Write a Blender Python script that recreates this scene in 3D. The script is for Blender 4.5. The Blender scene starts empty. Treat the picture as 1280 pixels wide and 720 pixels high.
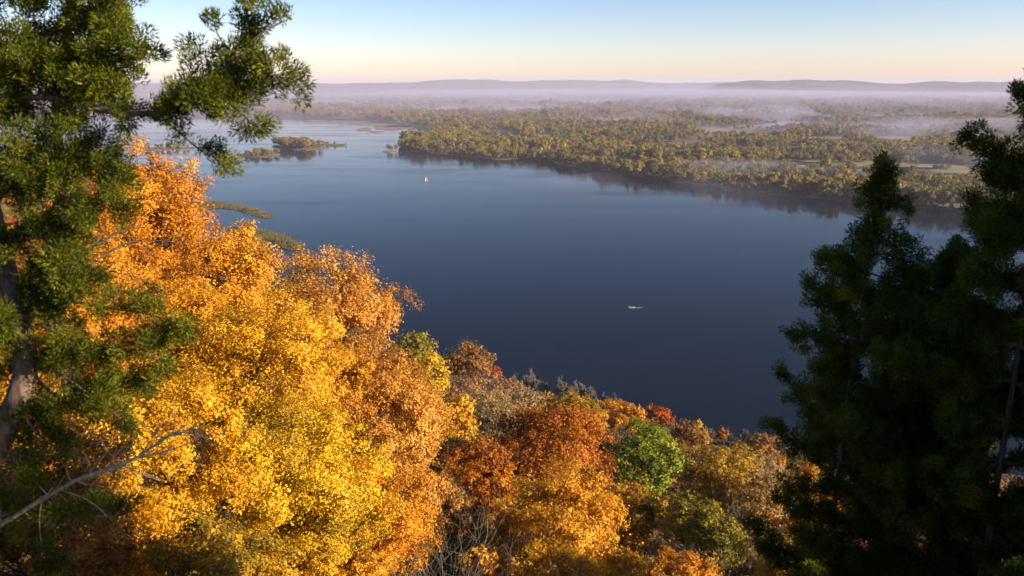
import bpy, math, random
import numpy as np
from mathutils import Vector

rng = np.random.default_rng(11)
random.seed(11)
R = math.radians
scene = bpy.context.scene
col = scene.collection

# ------------------------------------------------------------------ camera
PITCH = R(14.43)
LENS = 28.0
CAMZ = 150.0
F = LENS / 36.0 * 1280.0
cam_d = bpy.data.cameras.new('camera')
cam = bpy.data.objects.new('camera', cam_d)
col.objects.link(cam)
cam.location = (0, 0, CAMZ)
cam.rotation_euler = (math.pi / 2 - PITCH, 0, 0)
cam_d.lens = LENS
cam_d.sensor_width = 36.0
cam_d.clip_start = 0.05
cam_d.clip_end = 200000
cam_d.dof.use_dof = True
cam_d.dof.focus_distance = 260.0
cam_d.dof.aperture_fstop = 2.5
scene.camera = cam
FWD = np.array([0, math.cos(PITCH), -math.sin(PITCH)])
UP = np.array([0, math.sin(PITCH), math.cos(PITCH)])
RT = np.array([1.0, 0, 0])
EYE = np.array([0, 0, CAMZ])


def at(px, py, depth):
    return EYE + depth * (FWD + RT * ((px - 640) / F) + UP * ((360 - py) / F))


def ground_at(px, py, z=0.0):
    d = FWD + RT * ((px - 640) / F) + UP * ((360 - py) / F)
    t = (z - CAMZ) / d[2]
    return EYE + t * d


def project(P):
    P = np.asarray(P, float) - EYE
    w = P @ FWD
    return 640 + F * (P @ RT) / w, 360 - F * (P @ UP) / w, w


# ------------------------------------------------------------------ helpers
def tag(o, label=None, cat=None, group=None, kind=None):
    if label: o['label'] = label
    if cat: o['category'] = cat
    if group: o['group'] = group
    if kind: o['kind'] = kind
    return o


def empty(name, loc, label, cat, group=None, rz=0.0):
    o = bpy.data.objects.new(name, None)
    o.empty_display_size = 0.5
    col.objects.link(o)
    o.location = [float(c) for c in loc]
    o.rotation_euler = (0, 0, rz)
    return tag(o, label, cat, group)


def mesh_from(name, verts, loops, starts, mat=None, smooth=False, tint=None):
    me = bpy.data.meshes.new(name)
    verts = np.asarray(verts, np.float32)
    loops = np.asarray(loops, np.int32)
    starts = np.asarray(starts, np.int32)
    me.vertices.add(len(verts)); me.loops.add(len(loops)); me.polygons.add(len(starts))
    me.vertices.foreach_set('co', verts.ravel())
    me.loops.foreach_set('vertex_index', loops)
    me.polygons.foreach_set('loop_start', starts)
    me.update(calc_edges=True)
    if smooth:
        me.polygons.foreach_set('use_smooth', np.ones(len(starts), bool))
    if tint is not None:
        a = me.attributes.new('tint', 'FLOAT', 'FACE')
        a.data.foreach_set('value', np.asarray(tint, np.float32))
    if mat: me.materials.append(mat)
    return me


def link(name, me, parent=None, loc=None):
    o = bpy.data.objects.new(name, me)
    col.objects.link(o)
    if parent: o.parent = parent
    if loc is not None: o.location = [float(c) for c in loc]
    return o


class Tubes:
    """collects tapered tubes and other faces into one mesh"""
    def __init__(s):
        s.v, s.l, s.st, s.n, s.nl = [], [], [], 0, 0

    def add(s, v, faces):
        v = np.asarray(v, float)
        for f in faces:
            s.st.append(s.nl); s.nl += len(f)
            s.l.extend(int(i) + s.n for i in f)
        s.v.append(v); s.n += len(v)

    def tube(s, pts, radii, sides=6, cap=True):
        pts = np.asarray(pts, float)
        n = len(pts)
        if np.isscalar(radii): radii = [radii] * n
        tan = np.gradient(pts, axis=0)
        tan /= np.linalg.norm(tan, axis=1)[:, None] + 1e-9
        ref = np.array([0, 0, 1.0]) if abs(tan[0][2]) < 0.9 else np.array([1.0, 0, 0])
        a = np.arange(sides) * 2 * math.pi / sides
        vs = []
        for i in range(n):
            x = np.cross(tan[i], ref); x /= np.linalg.norm(x) + 1e-9
            y = np.cross(x, tan[i])
            vs.append(pts[i] + radii[i] * (np.cos(a)[:, None] * x + np.sin(a)[:, None] * y))
        v = np.concatenate(vs)
        fs = []
        for i in range(n - 1):
            for k in range(sides):
                k2 = (k + 1) % sides
                fs.append((i * sides + k, i * sides + k2, (i + 1) * sides + k2, (i + 1) * sides + k))
        if cap:
            fs.append(tuple(range(sides))[::-1]); fs.append(tuple((n - 1) * sides + k for k in range(sides)))
        s.add(v, fs)

    def box(s, lo, hi):
        x0, y0, z0 = lo; x1, y1, z1 = hi
        v = [(x0, y0, z0), (x1, y0, z0), (x1, y1, z0), (x0, y1, z0), (x0, y0, z1), (x1, y0, z1), (x1, y1, z1), (x0, y1, z1)]
        s.add(v, [(3, 2, 1, 0), (4, 5, 6, 7), (0, 1, 5, 4), (1, 2, 6, 5), (2, 3, 7, 6), (3, 0, 4, 7)])

    def mesh(s, name, mat, smooth=True):
        return mesh_from(name, np.concatenate(s.v), s.l, s.st, mat, smooth)


def bez(pts, n=10):
    """smooth curve through control points (Catmull-Rom)"""
    P = np.asarray(pts, float)
    P = np.vstack([2 * P[0] - P[1], P, 2 * P[-1] - P[-2]])
    out = []
    m = len(P) - 3
    per = max(2, n // m)
    for i in range(m):
        p0, p1, p2, p3 = P[i:i + 4]
        for t in np.linspace(0, 1, per, endpoint=(i == m - 1)):
            out.append(0.5 * (2 * p1 + (p2 - p0) * t + (2 * p0 - 5 * p1 + 4 * p2 - p3) * t * t + (3 * p1 - p0 - 3 * p2 + p3) * t ** 3))
    return np.array(out)


def unit(v):
    return v / (np.linalg.norm(v, axis=-1, keepdims=True) + 1e-9)


def leaf_quads(c, nrm, size, g, aspect=0.62):
    """diamond leaves at c, facing about nrm"""
    n = len(c)
    nrm = unit(nrm)
    r = g.normal(size=(n, 3))
    t = unit(np.cross(nrm, r))
    b = np.cross(nrm, t)
    s = np.asarray(size).reshape(-1, 1)
    v = np.empty((n, 4, 3))
    v[:, 0] = c - t * s * 0.5
    v[:, 1] = c + b * s * 0.5 * aspect + nrm * s * 0.10
    v[:, 2] = c + t * s * 0.5
    v[:, 3] = c - b * s * 0.5 * aspect + nrm * s * 0.10
    return v.reshape(-1, 3)


def quad_mesh(name, v, mat, tint):
    n = len(v) // 4
    return mesh_from(name, v, np.arange(n * 4), np.arange(n) * 4, mat, False, tint)


# ------------------------------------------------------------------ materials
def new_mat(name):
    m = bpy.data.materials.new(name)
    m.use_nodes = True
    nt = m.node_tree
    nt.nodes.clear()
    out = nt.nodes.new('ShaderNodeOutputMaterial')
    return m, nt, out


def leaf_mat(name, cols, trans=0.42, rough=0.55, attr='tint', obj_rand=0.0, spec=.2):
    m, nt, out = new_mat(name)
    N, L = nt.nodes.new, nt.links.new
    a = N('ShaderNodeAttribute'); a.attribute_name = attr
    fac = a.outputs['Fac']
    if obj_rand:
        oi = N('ShaderNodeObjectInfo')
        mm = N('ShaderNodeMath'); mm.operation = 'MULTIPLY_ADD'
        L(oi.outputs['Random'], mm.inputs[0]); mm.inputs[1].default_value = obj_rand
        ms = N('ShaderNodeMath'); ms.operation = 'MULTIPLY'; L(fac, ms.inputs[0]); ms.inputs[1].default_value = 1 - obj_rand
        L(ms.outputs[0], mm.inputs[2]); fac = mm.outputs[0]
    ramp = N('ShaderNodeValToRGB')
    el = ramp.color_ramp.elements
    while len(el) < len(cols): el.new(0.5)
    for i, c in enumerate(cols):
        el[i].position = i / (len(cols) - 1)
        el[i].color = (*c, 1)
    L(fac, ramp.inputs['Fac'])
    p = N('ShaderNodeBsdfPrincipled')
    p.inputs['Roughness'].default_value = rough
    p.inputs['Specular IOR Level'].default_value = spec
    L(ramp.outputs['Color'], p.inputs['Base Color'])
    t = N('ShaderNodeBsdfTranslucent')
    L(ramp.outputs['Color'], t.inputs['Color'])
    mix = N('ShaderNodeMixShader'); mix.inputs[0].default_value = trans
    L(p.outputs[0], mix.inputs[1]); L(t.outputs[0], mix.inputs[2])
    L(mix.outputs[0], out.inputs['Surface'])
    return m


def noise_mat(name, c1, c2, scale=6.0, rough=0.9, bump=0.3, detail=6, stretch=(1, 1, 1), c3=None):
    m, nt, out = new_mat(name)
    N, L = nt.nodes.new, nt.links.new
    tc = N('ShaderNodeTexCoord')
    mp = N('ShaderNodeMapping'); mp.inputs['Scale'].default_value = stretch
    L(tc.outputs['Object'], mp.inputs['Vector'])
    nz = N('ShaderNodeTexNoise'); nz.inputs['Scale'].default_value = scale; nz.inputs['Detail'].default_value = detail
    L(mp.outputs[0], nz.inputs['Vector'])
    ramp = N('ShaderNodeValToRGB')
    ramp.color_ramp.elements[0].position = 0.32; ramp.color_ramp.elements[0].color = (*c1, 1)
    ramp.color_ramp.elements[1].position = 0.68; ramp.color_ramp.elements[1].color = (*c2, 1)
    if c3:
        e = ramp.color_ramp.elements.new(0.5); e.color = (*c3, 1)
    L(nz.outputs['Fac'], ramp.inputs['Fac'])
    p = N('ShaderNodeBsdfPrincipled'); p.inputs['Roughness'].default_value = rough
    p.inputs['Specular IOR Level'].default_value = 0.2
    L(ramp.outputs[0], p.inputs['Base Color'])
    if bump:
        b = N('ShaderNodeBump'); b.inputs['Strength'].default_value = bump
        L(nz.outputs['Fac'], b.inputs['Height']); L(b.outputs[0], p.inputs['Normal'])
    L(p.outputs[0], out.inputs['Surface'])
    return m


def plain(name, c, rough=0.5, metal=0.0):
    m, nt, out = new_mat(name)
    p = nt.nodes.new('ShaderNodeBsdfPrincipled')
    nz = nt.nodes.new('ShaderNodeTexNoise'); nz.inputs['Scale'].default_value = 9
    mx = nt.nodes.new('ShaderNodeMix'); mx.data_type = 'RGBA'
    mx.inputs[6].default_value = (*c, 1); mx.inputs[7].default_value = (*[k * 0.8 for k in c], 1)
    nt.links.new(nz.outputs['Fac'], mx.inputs[0]); nt.links.new(mx.outputs[2], p.inputs['Base Color'])
    p.inputs['Roughness'].default_value = rough; p.inputs['Metallic'].default_value = metal
    nt.links.new(p.outputs[0], out.inputs['Surface'])
    return m


PAL = {
    'orange': [(.24, .085, .008), (.50, .19, .012), (.66, .30, .02), (.72, .40, .035)],
    'amber': [(.25, .10, .009), (.55, .235, .014), (.70, .35, .022), (.76, .45, .04)],
    'gold': [(.18, .10, .009), (.50, .24, .012), (.70, .385, .016), (.78, .49, .03)],
    'yellow': [(.16, .115, .010), (.44, .27, .014), (.70, .43, .018), (.80, .56, .03)],
    'peach': [(.24, .10, .016), (.50, .225, .035), (.64, .325, .055), (.70, .40, .07)],
    'rust': [(.14, .045, .006), (.33, .095, .009), (.47, .155, .012), (.58, .26, .02)],
    'red':    [(0.195, 0.037, 0.007), (0.366, 0.075, 0.011), (0.464, 0.112, 0.015), (0.512, 0.175, 0.022)],
    'green': [(.06, .085, .010), (.16, .195, .016), (.30, .32, .022), (.46, .42, .03)],
    'olive':  [(0.073, 0.075, 0.011), (0.171, 0.150, 0.015), (0.293, 0.237, 0.022), (0.464, 0.300, 0.028)],
    'ochre':  [(0.159, 0.106, 0.013), (0.317, 0.200, 0.018), (0.464, 0.275, 0.022), (0.586, 0.338, 0.033)],
    'brown':  [(0.146, 0.069, 0.015), (0.268, 0.125, 0.024), (0.378, 0.188, 0.039), (0.464, 0.250, 0.055)],
    'tan':    [(0.244, 0.163, 0.066), (0.342, 0.225, 0.088), (0.439, 0.288, 0.110), (0.512, 0.338, 0.121)],
    'mauve':  [(0.244, 0.125, 0.066), (0.342, 0.175, 0.088), (0.439, 0.225, 0.099), (0.537, 0.300, 0.099)],
}
LM = {k: leaf_mat('leaves_' + k, v) for k, v in PAL.items()}
LM['undergrowth'] = leaf_mat('leaves_undergrowth', [(.05, .03, .012), (.11, .065, .02), (.19, .105, .03), (.24, .16, .04)])
M_cedar = leaf_mat('cedar_sprays', [(.012, .017, .003), (.065, .080, .008), (.155, .17, .016), (.29, .26, .024)], trans=0.38, rough=0.7, spec=.06)
M_bark = noise_mat('grey_brown_bark', (.05, .038, .028), (.15, .12, .095), 7, 0.95, 0.5, stretch=(3, 3, .6))
M_cedar_bark = noise_mat('cedar_bark', (.07, .045, .03), (.22, .16, .11), 9, 0.95, 0.6, stretch=(4, 4, .5))
M_dead = noise_mat('weathered_dead_wood', (.28, .20, .11), (.50, .39, .24), 8, 0.9, 0.4, stretch=(3, 3, .6))
M_twig = noise_mat('pale_twigs', (.05, .04, .027), (.15, .125, .085), 4, 0.95, 0)
M_twig_brown = noise_mat('brown_twigs', (.09, .065, .035), (.22, .16, .09), 4, 0.95, 0)
M_twig_shore = noise_mat('grey_shore_twigs', (.09, .08, .068), (.23, .205, .175), 4, 0.95, 0)
M_litter = noise_mat('leaf_litter', (.025, .016, .008), (.16, .075, .018), 0.35, 1.0, 0.6, detail=12, c3=(.07, .04, .014))
M_marsh_floor = noise_mat('floodplain_soil', (.06, .055, .028), (.19, .14, .07), 0.006, 1.0, 0, detail=12, c3=(.11, .09, .045))
M_mud = noise_mat('mud_flat', (.13, .09, .06), (.24, .165, .115), 0.02, 0.9, 0, detail=8)
M_meadow = noise_mat('pale_meadow', (.12, .10, .045), (.28, .215, .10), 0.012, 1.0, 0, detail=8)
M_reed = leaf_mat('reed_blades', [(.055, .05, .018), (.10, .09, .028), (.17, .13, .045), (.10, .11, .03)], trans=0.2)
M_hill = noise_mat('wooded_hill', (.025, .03, .02), (.07, .06, .03), 0.006, 1.0, 0, detail=12)


# water
def water_mat(name):
    m, nt, out = new_mat(name)
    N, L = nt.nodes.new, nt.links.new
    tc = N('ShaderNodeTexCoord')
    p = N('ShaderNodeBsdfPrincipled')
    p.inputs['Base Color'].default_value = (.004, .0085, .017, 1)
    p.inputs['Roughness'].default_value = 0.06
    p.inputs['IOR'].default_value = 1.10
    n1 = N('ShaderNodeTexNoise'); n1.inputs['Scale'].default_value = 0.35; n1.inputs['Detail'].default_value = 4
    mp = N('ShaderNodeMapping'); mp.inputs['Scale'].default_value = (0.6, 1.5, 1); mp.inputs['Rotation'].default_value = (0, 0, R(20))
    L(tc.outputs['Object'], mp.inputs[0]); L(mp.outputs[0], n1.inputs['Vector'])
    n2 = N('ShaderNodeTexNoise'); n2.inputs['Scale'].default_value = 0.004; n2.inputs['Detail'].default_value = 5
    mp2 = N('ShaderNodeMapping'); mp2.inputs['Scale'].default_value = (0.7, 2.2, 1); mp2.inputs['Rotation'].default_value = (0, 0, R(-25))
    L(tc.outputs['Object'], mp2.inputs[0]); L(mp2.outputs[0], n2.inputs['Vector'])
    mr = N('ShaderNodeMapRange'); mr.inputs['From Min'].default_value = .35; mr.inputs['From Max'].default_value = .7
    mr.inputs['To Min'].default_value = 0.03; mr.inputs['To Max'].default_value = 0.14
    L(n2.outputs['Fac'], mr.inputs['Value'])
    b = N('ShaderNodeBump'); b.inputs['Distance'].default_value = 0.5
    L(mr.outputs[0], b.inputs['Strength']); L(n1.outputs['Fac'], b.inputs['Height']); L(b.outputs[0], p.inputs['Normal'])
    n3 = N('ShaderNodeTexNoise'); n3.inputs['Scale'].default_value = 0.007; n3.inputs['Detail'].default_value = 7; n3.inputs['Roughness'].default_value = .62
    mp3 = N('ShaderNodeMapping'); mp3.inputs['Scale'].default_value = (0.5, 2.6, 1); mp3.inputs['Rotation'].default_value = (0, 0, R(18))
    L(tc.outputs['Object'], mp3.inputs[0]); L(mp3.outputs[0], n3.inputs['Vector'])
    mq = N('ShaderNodeMapRange'); mq.inputs['From Min'].default_value = .42; mq.inputs['From Max'].default_value = .66
    mq.inputs['To Min'].default_value = 0.04; mq.inputs['To Max'].default_value = 0.20
    L(n3.outputs['Fac'], mq.inputs['Value']); L(mq.outputs[0], p.inputs['Roughness'])
    L(p.outputs[0], out.inputs['Surface'])
    return m


M_water = water_mat('river_water')

# ------------------------------------------------------------------ terrain of the bluff
SHORE = np.array([(-2600, 3200), (-1500, 2100), (-900, 1450), (-500, 960), (-300, 740), (-115, 500), (-4, 385), (46, 356), (80, 326), (113, 312), (210, 283), (700, 210), (2500, 0)], float)
HD = [-60, 0, 15, 60, 120, 180, 220, 250, 268, 285, 297, 306, 314, 322, 400, 900]
HZ = [-6, 0.0, 2.5, 19, 46, 70, 84, 94, 100, 108, 116, 125, 138, 147.5, 152, 156]
SX = np.repeat(SHORE[:-1], 1, 0); SY = SHORE[1:]


def shore_dist(x, y):
    x = np.atleast_1d(x); y = np.atleast_1d(y)
    best = np.full(x.shape, 1e9); sign = np.ones(x.shape)
    for a, b in zip(SHORE[:-1], SHORE[1:]):
        d = b - a
        t = np.clip(((x - a[0]) * d[0] + (y - a[1]) * d[1]) / (d @ d), 0, 1)
        qx, qy = a[0] + t * d[0], a[1] + t * d[1]
        dist = np.hypot(x - qx, y - qy)
        cr = d[0] * (y - a[1]) - d[1] * (x - a[0])
        k = dist < best
        best = np.where(k, dist, best); sign = np.where(k, np.where(cr > 0, -1, 1), sign)
    return best * sign


D0 = float(shore_dist(0, 0)[0])


def terr(x, y):
    x = np.atleast_1d(np.asarray(x, float)); y = np.atleast_1d(np.asarray(y, float))
    d = shore_dist(x, y) * 322.0 / D0
    z = np.interp(d, HD, HZ)
    wob = 1.3 * np.sin(x * .09 + 1) * np.cos(y * .07) + 0.7 * np.sin(x * .21) * np.sin(y * .17 + 2)
    z = z + wob * np.clip((d - 8) / 60, 0, 1) * np.clip(np.hypot(x, y) / 25 - .2, 0, 1)
    return z


# variable grid: fine near, coarse far
gx = np.unique(np.concatenate([np.linspace(-2600, -400, 24), np.linspace(-400, -80, 40), np.linspace(-80, 100, 91), np.linspace(100, 400, 40), np.linspace(400, 2400, 20)]))
gy = np.unique(np.concatenate([np.linspace(-900, -60, 18), np.linspace(-60, 160, 111), np.linspace(160, 420, 66), np.linspace(420, 1000, 60), np.linspace(1000, 3200, 40)]))
X, Y = np.meshgrid(gx, gy)
Z = terr(X.ravel(), Y.ravel())
V = np.stack([X.ravel(), Y.ravel(), Z], 1)
nx, ny = len(gx), len(gy)
ii = (np.arange(ny - 1)[:, None] * nx + np.arange(nx - 1)[None]).ravel()
Q = np.stack([ii, ii + 1, ii + nx + 1, ii + nx], 1)
keep = Z[Q].max(1) > -5.5
Q = Q[keep]
tag(link('bluff_ground', mesh_from('bluff_ground', V, Q.ravel(), np.arange(len(Q)) * 4, M_litter, True)), kind='structure')

# water sheet
me = mesh_from('river', [(-30000, -2000, 0), (30000, -2000, 0), (30000, 30000, 0), (-30000, 30000, 0)], [0, 1, 2, 3], [0], M_water)
tag(link('river', me), kind='structure')
# river bed / ground sheet under everything
me = mesh_from('ground', [(-30000, -2000, -8), (30000, -2000, -8), (30000, 30000, -8), (-30000, 30000, -8)], [0, 1, 2, 3], [0], M_marsh_floor)
tag(link('ground', me), kind='structure')


def smooth_poly(P, it=1, closed=True):
    P = np.asarray(P, float)
    for _ in range(it):
        Q = np.roll(P, -1, 0)
        P = np.stack([.75 * P + .25 * Q, .25 * P + .75 * Q], 1).reshape(-1, 2)
    return P


def slab(name, P, ztop, zbot, mat, kind='structure'):
    import bmesh
    P = np.asarray(P)
    bm = bmesh.new()
    top = [bm.verts.new((x, y, ztop)) for x, y in P]
    f = bm.faces.new(top); f.normal_update()
    if f.normal.z < 0: f.normal_flip()
    if zbot is not None:
        bot = [bm.verts.new((x, y, zbot)) for x, y in P]
        n = len(P)
        for i in range(n):
            bm.faces.new((top[i], top[(i + 1) % n], bot[(i + 1) % n], bot[i]))
    bmesh.ops.triangulate(bm, faces=[f for f in bm.faces if len(f.verts) > 4])
    me = bpy.data.meshes.new(name); bm.to_mesh(me); bm.free(); me.materials.append(mat)
    o = link(name, me)
    if kind: tag(o, kind=kind)
    return o


def inside(P, x, y):
    P = np.asarray(P)
    c = np.zeros(x.shape, bool)
    for (x0, y0), (x1, y1) in zip(P, np.roll(P, -1, 0)):
        if y0 == y1: continue
        k = ((y0 > y) != (y1 > y)) & (x < (x1 - x0) * (y - y0) / (y1 - y0) + x0)
        c ^= k
    return c


def edge_dist(P, x, y, closed=True):
    best = np.full(x.shape, 1e9)
    B = np.roll(P, -1, 0) if closed else P[1:]
    A = P if closed else P[:-1]
    for a, b in zip(A, B):
        d = b - a
        t = np.clip(((x - a[0]) * d[0] + (y - a[1]) * d[1]) / (d @ d + 1e-9), 0, 1)
        best = np.minimum(best, np.hypot(x - a[0] - t * d[0], y - a[1] - t * d[1]))
    return best


# floodplain across the river
front = [(1500, 299), (1280, 275), (1200, 266), (1130, 259), (1060, 252), (1010, 247), (960, 243), (920, 238), (880, 233), (850, 230), (800, 223), (770, 218), (740, 213), (700, 206), (684, 202), (655, 198), (625, 200), (600, 199), (570, 195), (545, 193), (520, 190), (500, 189)]
back = [(497, 186), (512, 176), (540, 169), (561, 165), (548, 161), (520, 158.5), (500, 155), (470, 151), (430, 149), (395, 147), (350, 146), (250, 145), (100, 144.5), (-150, 144)]
PF = [ground_at(*p)[:2] for p in front]
PB = [ground_at(*p)[:2] for p in back]
far_pts = [np.array(p, float) for p in [(-9000, 4800), (-24000, 9000), (-24000, 26000), (24000, 26000), (24000, 400)]]
FLOOD = np.concatenate([smooth_poly(np.array(PF + PB), 1)[:-3], np.array(far_pts)])
slab('floodplain', FLOOD, 0.7, -2, M_marsh_floor)
FRONT = np.array(PF)


def px_ellipse(cx, cy, rx, ry, n=20, jit=.18, seed=0, z=0):
    g = np.random.default_rng(seed)
    ph = g.uniform(0, 6.28, 4)
    out = []
    for k in range(n):
        a = k / n * 2 * math.pi
        r = 1 + jit * (math.sin(2 * a + ph[0]) + .7 * math.sin(3 * a + ph[1]) + .6 * math.sin(5 * a + ph[2]))
        out.append(ground_at(cx + rx * r * math.cos(a), cy + ry * r * math.sin(a), z)[:2])
    return np.array(out)


# mud flats and grassy bars in the backwater
mud = [('mud_flat', 492, 159.5, 25.299999999999997, 2.88), ('mud_flat', 512, 157, 27.599999999999998, 2.08), ('mud_flat', 462, 155.5, 27.599999999999998, 1.6), ('mud_flat', 428, 152, 29.9, 1.28), ('mud_flat', 470, 165, 11.5, 1.12), ('mud_flat', 535, 168, 18.4, 1.12), ('mud_flat', 395, 151, 16.099999999999998, 1.12), ('mud_flat', 455, 162, 10.35, 2.08)]
for k, (nm, cx, cy, rx, ry) in enumerate(mud):
    slab(nm, px_ellipse(cx, cy, rx, ry, seed=k), 0.35, -1, M_mud)
# ponds, channels and meadows on the floodplain
PONDS = [px_ellipse(1075, 213, 112, 4.0, seed=21), px_ellipse(1150, 219, 60, 3.0, seed=22), px_ellipse(985, 204, 40, 3.0, seed=25), px_ellipse(960, 170, 70, 2.2, seed=26), px_ellipse(1225, 230, 50, 4, seed=27), px_ellipse(800, 176, 40, 2.5, seed=28)]
MEADOWS = [px_ellipse(1100, 211, 175, 7.9, seed=31), px_ellipse(985, 188, 95, 5.8, seed=32), px_ellipse(1130, 176, 190, 6.5, seed=33), px_ellipse(1060, 160, 150, 4.3, seed=34), px_ellipse(1230, 226, 110, 7.2, seed=35),
           px_ellipse(868, 166, 50, 5.8, seed=36), px_ellipse(745, 152, 75, 4.3, seed=37), px_ellipse(1170, 146, 120, 3.6, seed=38), px_ellipse(640, 139, 95, 3.2, seed=39), px_ellipse(420, 131, 60, 2.6, seed=40), px_ellipse(930, 141, 110, 3.6, seed=41), px_ellipse(700, 128, 110, 2.2, seed=42), px_ellipse(520, 137, 60, 2.9, seed=43), px_ellipse(700, 172, 40, 4.3, seed=44), px_ellipse(820, 186, 60, 5.0, seed=45), px_ellipse(620, 170, 45, 4.3, seed=46)]
for P in PONDS: slab('pond', P, 0.712, None, M_water)
for P in MEADOWS: slab('meadow', P, 0.704, None, M_meadow)
OPEN = PONDS + MEADOWS

# islands near the far left bank
ISL = [px_ellipse(372, 185, 30, 2.6, seed=51), px_ellipse(322, 194, 26, 2.4, seed=52), px_ellipse(412, 181.5, 22, 1.1, seed=53), px_ellipse(488, 190, 8, 1.4, seed=54), px_ellipse(195, 186, 60, 2.0, seed=57)]
for P in ISL: slab('island', P, 0.5, -1.5, M_mud)

# hills on the horizon: terrain ridge
def ridge(name, y0, x0, x1, hf, depth, seed):
    g = np.random.default_rng(seed)
    n = 900
    xs = np.linspace(x0, x1, n)
    h = hf(xs)
    ph = g.uniform(0, 6.28, 8)
    for k in range(8):
        h = h * (1 + .004 * np.sin(xs / (90 / (k + 1.3)) + ph[k]))
        h = h * (1 + (0.012 if y0 < 12000 else .012) * np.sin(xs / (900 / (k + 1.3)) + ph[k]))
    prof = [(-0.55, 0.0), (-0.3, .45), (-.12, .9), (0, 1.0), (.3, .9), (.7, 0.0)]
    v, f = [], []
    for t, s in prof:
        v.append(np.stack([xs, y0 + t * depth + 180 * np.sin(xs / 900 + ph[0]) * (t < 0), np.maximum(h * s, 0) - 1.0], 1))
    V = np.concatenate(v)
    for r in range(len(prof) - 1):
        a = r * n + np.arange(n - 1)
        f.append(np.stack([a, a + 1, a + n + 1, a + n], 1))
    Q = np.concatenate(f)
    return tag(link(name, mesh_from(name, V, Q.ravel(), np.arange(len(Q)) * 4, M_hill, True)), kind='structure')


def bumps(lst, base):
    def f(x):
        h = np.full(x.shape, float(base))
        for c, w, a in lst: h = h + a * np.exp(-((x - c) / w) ** 2)
        return h
    return f


# px -> x at distance y: (px-640)/F*y/cos
def hx(px, y): return (px - 640) / F * y * math.cos(PITCH) * 1.033
Yh = 14000
Yh = 12200
ridge('hills', Yh, hx(862, Yh), hx(1560, Yh), lambda x: np.clip((x - hx(862, Yh)) / 420, 0, 1) * np.minimum(bumps([(hx(935, Yh), 420, 45), (hx(990, Yh), 420, 48), (hx(1045, Yh), 350, 44), (hx(1160, Yh), 300, 40), (hx(1210, Yh), 300, 30), (hx(1270, Yh), 420, 42), (hx(1400, Yh), 700, 60)], 142)(x), 196 - 5 * np.sin(x / 700)), 1500, 3)
Yh2 = 19500
ridge('hills', Yh2, -18000, 18000, bumps([(hx(560, Yh2), 700, 85), (hx(610, Yh2), 500, 70), (hx(700, Yh2), 1200, 75), (hx(780, Yh2), 600, 60), (hx(480, Yh2), 500, 10), (hx(230, Yh2), 1500, 10), (hx(900, Yh2), 700, 30), (hx(1250, Yh2), 2500, -40)], 146), 2500, 4)
# ------------------------------------------------------------------ tree builders
def crown_data(rx, rz, n, ls, g, ncl=None, shell=.42, drop=-.5, spread_=(.15, .33), ry=None):
    ry = ry or rx
    ncl = ncl or int(40 + 6 * rx)
    k = np.arange(ncl * 3)
    zc = 1 - 2 * (k + .5) / len(k)
    a = k * 2.39996 + g.uniform(0, 6.28)
    d = np.stack([np.sqrt(1 - zc ** 2) * np.cos(a), np.sqrt(1 - zc ** 2) * np.sin(a), zc], 1)
    d = unit(d + g.normal(size=d.shape) * .22)
    d = d[d[:, 2] > drop]
    d = d[g.permutation(len(d))[:ncl]]
    ncl = len(d)
    ph = g.uniform(0, 6.28, 6)
    lump = 1 + .13 * np.sin(2.3 * d[:, 0] * 2 + ph[0]) * np.cos(2.7 * d[:, 1] * 2 + ph[1]) + .12 * np.sin(4.1 * d[:, 2] + 3 * d[:, 0] + ph[2])
    rad = g.uniform(.16, 1.0, ncl) ** .5 * lump * g.choice([1.0, 1.12], ncl, p=[.8, .2])
    sc = np.array([rx, ry, rz])
    cr = min(rx, rz * 1.2) * g.uniform(*spread_, ncl)
    cc = d * (rad * .86)[:, None] * sc
    w = cr ** 2; w /= w.sum()
    idx = g.choice(ncl, n, p=w)
    off = unit(g.normal(size=(n, 3)))
    # sub clusters: twig ends, so leaf sprays group with gaps between
    nsub = 14
    sub = unit(g.normal(size=(ncl, nsub, 3))) * g.uniform(.45, 1.05, (ncl, nsub, 1))
    sidx = g.integers(0, nsub, n)
    o = sub[idx, sidx] + off * (g.uniform(0, 1, n) ** .5 * shell * np.where(g.random(n) < .12, 1.6, 1.0))[:, None]
    o[:, 2] *= .8
    p = cc[idx] + o * cr[idx][:, None]
    nrm = unit(o) * .7 + d[idx] * .5 + np.array([0, 0, .45]) + g.normal(size=(n, 3)) * .55
    size = ls * np.exp(g.normal(size=n) * .30).clip(.45, 1.9) * .92
    t = .5 + g.normal(size=ncl)[idx] * .20 + g.normal(size=(ncl, nsub))[idx, sidx] * .09 + g.normal(size=n) * .15
    return leaf_quads(p, nrm, size, g), np.clip(t, 0.01, .99), cc


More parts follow.
